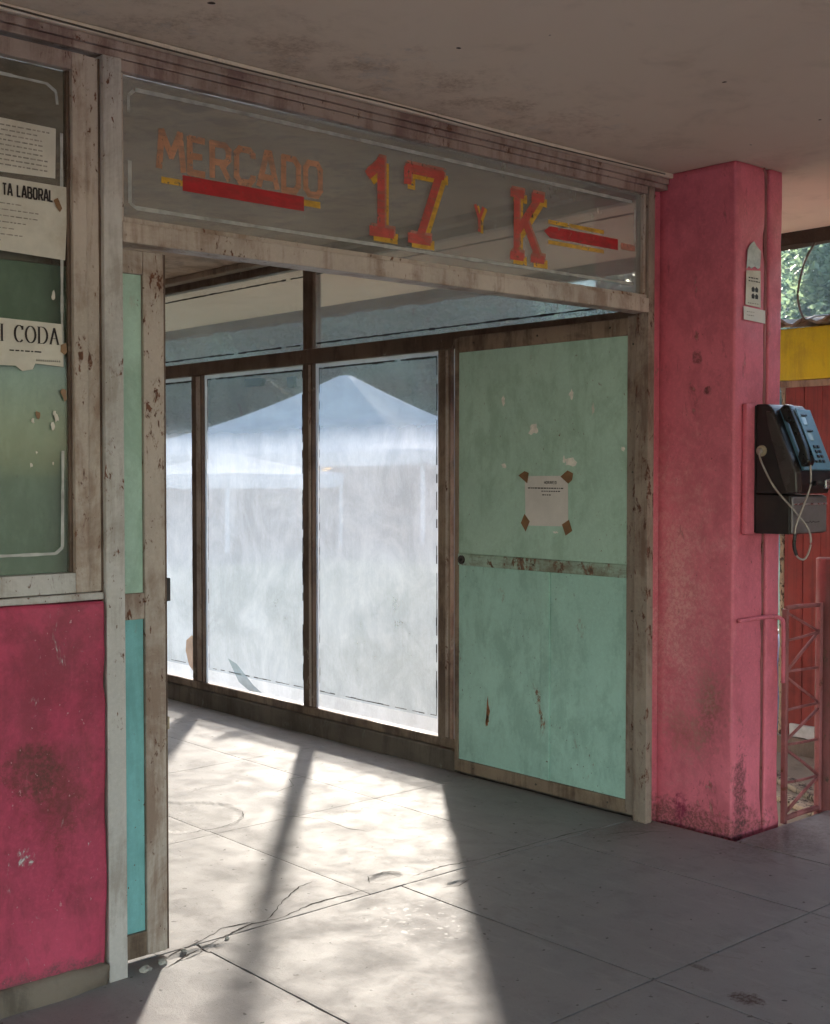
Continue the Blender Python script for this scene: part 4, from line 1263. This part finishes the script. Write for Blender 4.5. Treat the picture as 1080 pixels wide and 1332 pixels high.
# ------------------------------------------------------------------ kiosk beyond the railing
t = thing('kiosk', 'red plank kiosk with yellow fascia and sagging grey roof beyond the pillar', 'kiosk', (2.8, -0.6, -0.12))
obj('floor_sill', worn_box(2.05, 3.6, -6.2, 0.70, -0.125, -0.02, 0.2, 0.004, 0.01), 'kerb', t)
y = 0.655
while y > -6.1:
    wd = rnd.uniform(0.095, 0.125)
    dx = rnd.uniform(-0.003, 0.003)
    obj('plank', box(2.088 + dx, 2.112 + dx, y - wd + 0.003, y, 0.035 + rnd.uniform(-0.012, 0.012), 2.012, 0.002), 'red_wood', t)
    y -= wd
obj('skirting', worn_box(2.060, 2.086, -6.1, 0.60, -0.02, 0.055, 0.08, 0.004, 0.008), 'white_board', t)
obj('corner_batten', worn_box(2.085, 2.125, 0.657, 0.690, -0.10, 2.0, 0.04, 0.004, 0.01), 'lichen', t)
obj('batten', box(2.060, 2.086, -6.15, 0.68, 1.985, 2.022, 0.003), 'brown_frame', t)
obj('fascia', worn_box(2.040, 2.085, -6.2, 0.72, 2.024, 2.318, 0.15, 0.004, 0.006), 'yellow', t)
obj('side_wall', box(2.114, 3.55, 0.620, 0.650, -0.02, 2.3, 0.002), 'red_wood', t)
obj('side_wall', box(2.114, 3.55, -6.16, -6.13, -0.02, 2.3, 0.002), 'red_wood', t)
obj('back_wall', box(3.552, 3.58, -6.16, 0.65, -0.02, 2.3, 0.002), 'red_wood', t)
bm = bmesh.new()
nn = 100
V = []
for i in range(nn * 2 + 1):
    y = 0.80 - i * (7.1 / (nn * 2))
    zz = 0.018 * math.sin(i * math.pi / 2 * 0.9) + 0.014 * mnoise.noise(Vector((y * 3, 0, 0)))
    V.append([bm.verts.new((1.93 + 0.02 * mnoise.noise(Vector((y * 5, 2, 0))), y, 2.335 + zz)), bm.verts.new((3.75, y, 2.50 + zz)),
              bm.verts.new((1.93 + 0.02 * mnoise.noise(Vector((y * 5, 2, 0))), y, 2.350 + zz)), bm.verts.new((3.75, y, 2.515 + zz))])
for a, b in zip(V[:-1], V[1:]):
    bm.faces.new((a[0], a[1], b[1], b[0]))
    bm.faces.new((a[2], b[2], b[3], a[3]))
    bm.faces.new((a[0], b[0], b[2], a[2]))
    bm.faces.new((a[1], a[3], b[3], b[1]))
obj('roof_sheet', bm, 'roof', t)
pts = smooth_path([(1.64, 0.20, 2.72), (1.56, 0.22, 2.60), (1.50, 0.22, 2.46), (1.50, 0.22, 2.38), (1.56, 0.22, 2.30), (1.72, 0.25, 2.33), (1.95, 0.30, 2.36)], 6)
o = obj('cable', tube_bm(pts, 0.006, 6), 'wire', None, True, origin=pts[0])
tag(o, 'loose cable drooping from the slab edge to the kiosk roof', 'cable')

t = thing('added_sun_blocker', 'added dark plank fence half hidden behind the pillar next to the kiosk', 'blocker', (2.06, 1.4, -0.12))  # added planks, placed to stop sun leaking onto the floor by the pillar
for k in range(11):
    y = 0.80 + k * 0.112
    obj('plank', box(2.05, 2.07, y, y + 0.106, -0.118, 2.05 + rnd.uniform(-0.03, 0.03), 0.002), 'dark_frame', t)
for z in (0.4, 1.7):
    obj('rail', box(2.0705, 2.11, 0.80, 2.03, z, z + 0.07, 0.003), 'dark_frame', t)

# blue drum in the gap behind the pillar
az = R(41.7) + math.atan((980 - 540) / 1647)
cx, cy_ = -4.367 + 8.25 * math.sin(az), -3.378 + 8.25 * math.cos(az)
t = thing('drum', 'blue plastic drum half hidden behind the pink pillar', 'drum', (cx, cy_, -0.12))
prof = [(0.0, 0.165), (0.03, 0.185), (0.2, 0.19), (0.21, 0.198), (0.23, 0.198), (0.24, 0.19), (0.42, 0.19), (0.43, 0.198), (0.45, 0.198), (0.46, 0.19), (0.58, 0.18), (0.61, 0.16)]
obj('body', tube_bm([(cx, cy_, -0.12 + z) for z, r_ in prof], [r_ for z, r_ in prof], 28), 'blue_drum', t, True)
obj('rim', tube_bm([(cx, cy_, 0.49), (cx, cy_, 0.51)], 0.168, 28), 'black_plastic', t)

# loose planks on the ground behind the railing
for k, (x, y, rz_, lab) in enumerate([(1.35, 0.10, 60, 'weathered grey plank lying on the earth beside the kiosk'), (1.05, -0.10, 66, 'short weathered plank lying on the earth behind the lattice railing')]):
    bm = worn_box(-0.45, 0.45, -0.05, 0.05, 0, 0.03, 0.06, 0.002, 0.006)
    bmesh.ops.transform(bm, matrix=Matrix.Translation((x, y, -0.118)) @ Matrix.Rotation(R(rz_), 4, 'Z'), verts=bm.verts)
    tag(obj('plank', bm, 'lichen', None, False, (x, y, -0.118)), lab, 'plank')

# rubble at the foot of the sliding door
for k, (x, y, r_, lab) in enumerate([(-2.30, 0.03, 0.010, 'small pale concrete chip at the foot of the sliding door'),
                                     (-2.40, -0.01, 0.015, 'dark concrete lump against the sliding door stile'),
                                     (-2.14, 0.03, 0.008, 'tiny white chip lying on the cracked threshold'),
                                     (-2.47, -0.03, 0.017, 'broken concrete lump between post and sliding door')]):
    bm = bmesh.new()
    bmesh.ops.create_icosphere(bm, subdivisions=2, radius=r_)
    for v in bm.verts:
        v.co *= 1 + 0.5 * mnoise.noise(v.co * (1.2 / r_) + Vector((k * 5, 0, 0)))
        v.co.z = v.co.z * 0.6 + r_ * 0.40
    bmesh.ops.translate(bm, verts=bm.verts, vec=(x, y, 0))
    tag(obj('concrete_chip', bm, 'rubble', None, False, (x, y, 0)), lab, 'rubble')


# ------------------------------------------------------------------ outside: market tents, stacked boards, trees
def at(px, D, z=-0.12):
    a = R(41.7) + math.atan((px - 540) / 1647)
    return Vector((-4.367 + D * math.sin(a), -3.378 + D * math.cos(a), z))


def tent(label, c, half, eave, peak, rot, flat=0.12):
    t = thing('market_tent', label, 'tent', c)
    bm = bmesh.new()
    N, K = 14, 8
    rings = []
    for i in range(N + 1):
        f = i / N
        hw = half * (1 - f) + flat * f
        z = eave + (peak - eave) * (f ** 1.75 * 0.62 + f * 0.38)
        ring = []
        for s in range(4):
            for k in range(K):
                a, b = (-1 + 2 * k / K), -1
                q = Matrix.Rotation(R(90 * s), 2) @ Vector((a, b))
                sag = 0.06 * (1 - a * a) * (1 - f) * half * 0.25
                ring.append(bm.verts.new((q.x * hw * (1 - 0.03 * (1 - abs(a))), q.y * hw * (1 - 0.03 * (1 - abs(a))), z - sag)))
        rings.append(ring)
    for a, b in zip(rings[:-1], rings[1:]):
        for k in range(4 * K):
            bm.faces.new((a[k], a[(k + 1) % (4 * K)], b[(k + 1) % (4 * K)], b[k]))
    bm.faces.new(rings[-1])
    low = [bm.verts.new(v.co + Vector((0, 0, -0.28 - 0.03 * (k % 2)))) for k, v in enumerate(rings[0])]
    for k in range(4 * K):
        bm.faces.new((low[k], low[(k + 1) % (4 * K)], rings[0][(k + 1) % (4 * K)], rings[0][k]))
    X = Matrix.Translation(c) @ Matrix.Rotation(R(rot), 4, 'Z')
    bmesh.ops.transform(bm, matrix=X, verts=bm.verts)
    obj('canopy', bm, 'tent', t, True)
    for sx in (-1, 1):
        for sy in (-1, 1):
            p0 = X @ Vector((sx * half * 0.97, sy * half * 0.97, 0))
            p1 = X @ Vector((sx * half * 0.97, sy * half * 0.97, eave - 0.04))
            obj('leg', tube_bm([p0, p1], 0.05, 8), 'white_board', t)
    return t


tent('large white peaked market tent seen through the whitewashed panes', at(450, 34), 4.6, 2.1, 4.2, 22)
tent('low white canopy left of the large tent seen through the panes', at(300, 28), 1.75, 1.60, 2.02, 10)
for (px, D, z0, n_, wd, lab) in [(364, 30, 0.9, 7, 1.05, 'stack of white boards under the low canopy'), (470, 32, 0.55, 8, 1.6, 'stack of white boards under the large tent'),
                                 (548, 33, 0.7, 5, 1.7, 'wide stack of white shelves at the side of the large tent')]:
    c = at(px, D)
    t = thing('board_stack', lab, 'board stack', c, 'stacks of white boards at the market')
    rot = R(-40 + rnd.uniform(-6, 6))
    for s in (-1, 1):
        bm = box(-0.03, 0.03, -0.3, 0.3, 0, z0 + 0.12 * n_)
        bmesh.ops.transform(bm, matrix=Matrix.Translation(c) @ Matrix.Rotation(rot, 4, 'Z') @ Matrix.Translation((s * wd * 0.4, 0, 0)), verts=bm.verts)
        obj('trestle', bm, 'bark', t)
    for k in range(n_):
        bm = box(-wd / 2, wd / 2, -0.28, 0.28, z0 + 0.12 * k, z0 + 0.12 * k + 0.03)
        bmesh.ops.transform(bm, matrix=Matrix.Translation(c) @ Matrix.Rotation(rot, 4, 'Z') @ Matrix.Translation((rnd.uniform(-0.06, 0.06), 0.301 if k % 2 else 0.3, 0)), verts=bm.verts)
        obj('board', bm, 'white_board', t)


def make_tree(seed, H, W, leaves):
    rr = random.Random(seed)
    trunk = bmesh.new()
    tube_bm(smooth_path([(0, 0, -0.1), (0.15, 0.1, H * 0.18), (0.05, -0.1, H * 0.4), (0.2, 0.1, H * 0.62)], 4), [0.30 - 0.018 * k for k in range(13)], 8, trunk)
    cl = []
    for k in range(22):
        a = rr.uniform(0, 6.28)
        z = H * rr.uniform(0.12, 0.9)
        wd = W * (1 - 0.5 * abs(z / H - 0.5) * 1.3)
        q = rr.uniform(0.25, 0.85) * wd
        c = Vector((math.cos(a) * q, math.sin(a) * q, z))
        cl.append((c, rr.uniform(0.32, 0.55) * W))
        tube_bm(smooth_path([(0.05, 0, z * 0.55), (c.x * 0.5, c.y * 0.5, z * 0.8), tuple(c)], 3), [0.12, 0.10, 0.09, 0.07, 0.055, 0.045, 0.03], 5, trunk)
    vs, fs = [], []
    for k in range(leaves):
        c, r_ = cl[rr.randrange(len(cl))]
        d = Vector((rr.gauss(0, 1), rr.gauss(0, 1), rr.gauss(0, 0.8))).normalized() * r_ * (rr.random() ** 0.4) * (1 + 0.25 * rr.gauss(0, 1))
        p = c + d
        if p.z < 0.3:
            continue
        s = rr.uniform(0.11, 0.25)
        u = Vector((rr.gauss(0, 1), rr.gauss(0, 1), rr.gauss(0, 0.6))).normalized()
        v = u.cross(Vector((rr.gauss(0, 1), rr.gauss(0, 1), rr.gauss(0, 1)))).normalized()
        b = len(vs)
        vs += [p - u * s, p + v * s * 0.5, p + u * s, p - v * s * 0.5]
        fs.append((b, b + 1, b + 2, b + 3))
    return trunk, vs, fs


tm = []
for k in range(3):
    H, W = (15.0, 13.0, 11.0)[k], (4.2, 4.0, 3.8)[k]
    tr_, vs, fs = make_tree(50 + k, H, W, 24000)
    m1 = bpy.data.meshes.new('trunk')
    tr_.to_mesh(m1)
    tr_.free()
    m1.materials.append(M['bark'])
    m2 = bpy.data.meshes.new('crown')
    m2.from_pydata(vs, [], fs)
    m2.materials.append(M['leaf%d' % (k % 2)])
    tm.append((m1, m2))
place = ['behind the peak of the large tent', 'behind the low canopy']
spots = []
for i in range(20):
    px = -120 + i * 80
    spots.append((px, 54 + (i * 7 % 4) * 5, i % 3, rnd.uniform(0.9, 1.12), rnd.uniform(0, 360)))
for i in range(9):
    spots.append((150 + i * 58, 46 + (i % 3), i % 3, rnd.uniform(0.34, 0.42), i * 70))
for (px, D, k, s, rz_) in spots:
    if px < -60 or px > 1260:
        continue
    c = at(px, D)
    seen = px < 930
    lab = 'leafy green tree rising behind the market tents, seen through the panes' if seen else 'leafy green tree rising behind the red and yellow kiosk'
    if s < 0.6:
        lab = 'low bushy tree standing in front of the tall trees behind the market tents'
    t = thing('tree', lab, 'tree', c, 'low trees behind the market tents' if s < 0.6 else 'trees behind the market tents' if seen else 'trees behind the kiosk')
    t.rotation_euler.z = R(rz_)
    t.scale = (s, s, s)
    for nm, me in (('trunk', tm[k][0]), ('crown', tm[k][1])):
        o = bpy.data.objects.new(nm, me)
        col.objects.link(o)
        o.parent = t

# ------------------------------------------------------------------ hazy morning air over the market
g = G('pale haze')
pv = g.node('ShaderNodeVolumePrincipled', {'Color': (0.62, 0.82, 1.0), 'Density': 0.0007, 'Anisotropy': 0.2})
g.put(g.out.inputs['Volume'], pv.outputs[0])
hz = obj('haze', box(-40, 120, -40, 120, -1.2, 18.5, 0), g.m, None, origin=(40, 40, -1.2))
hz['kind'] = 'stuff'
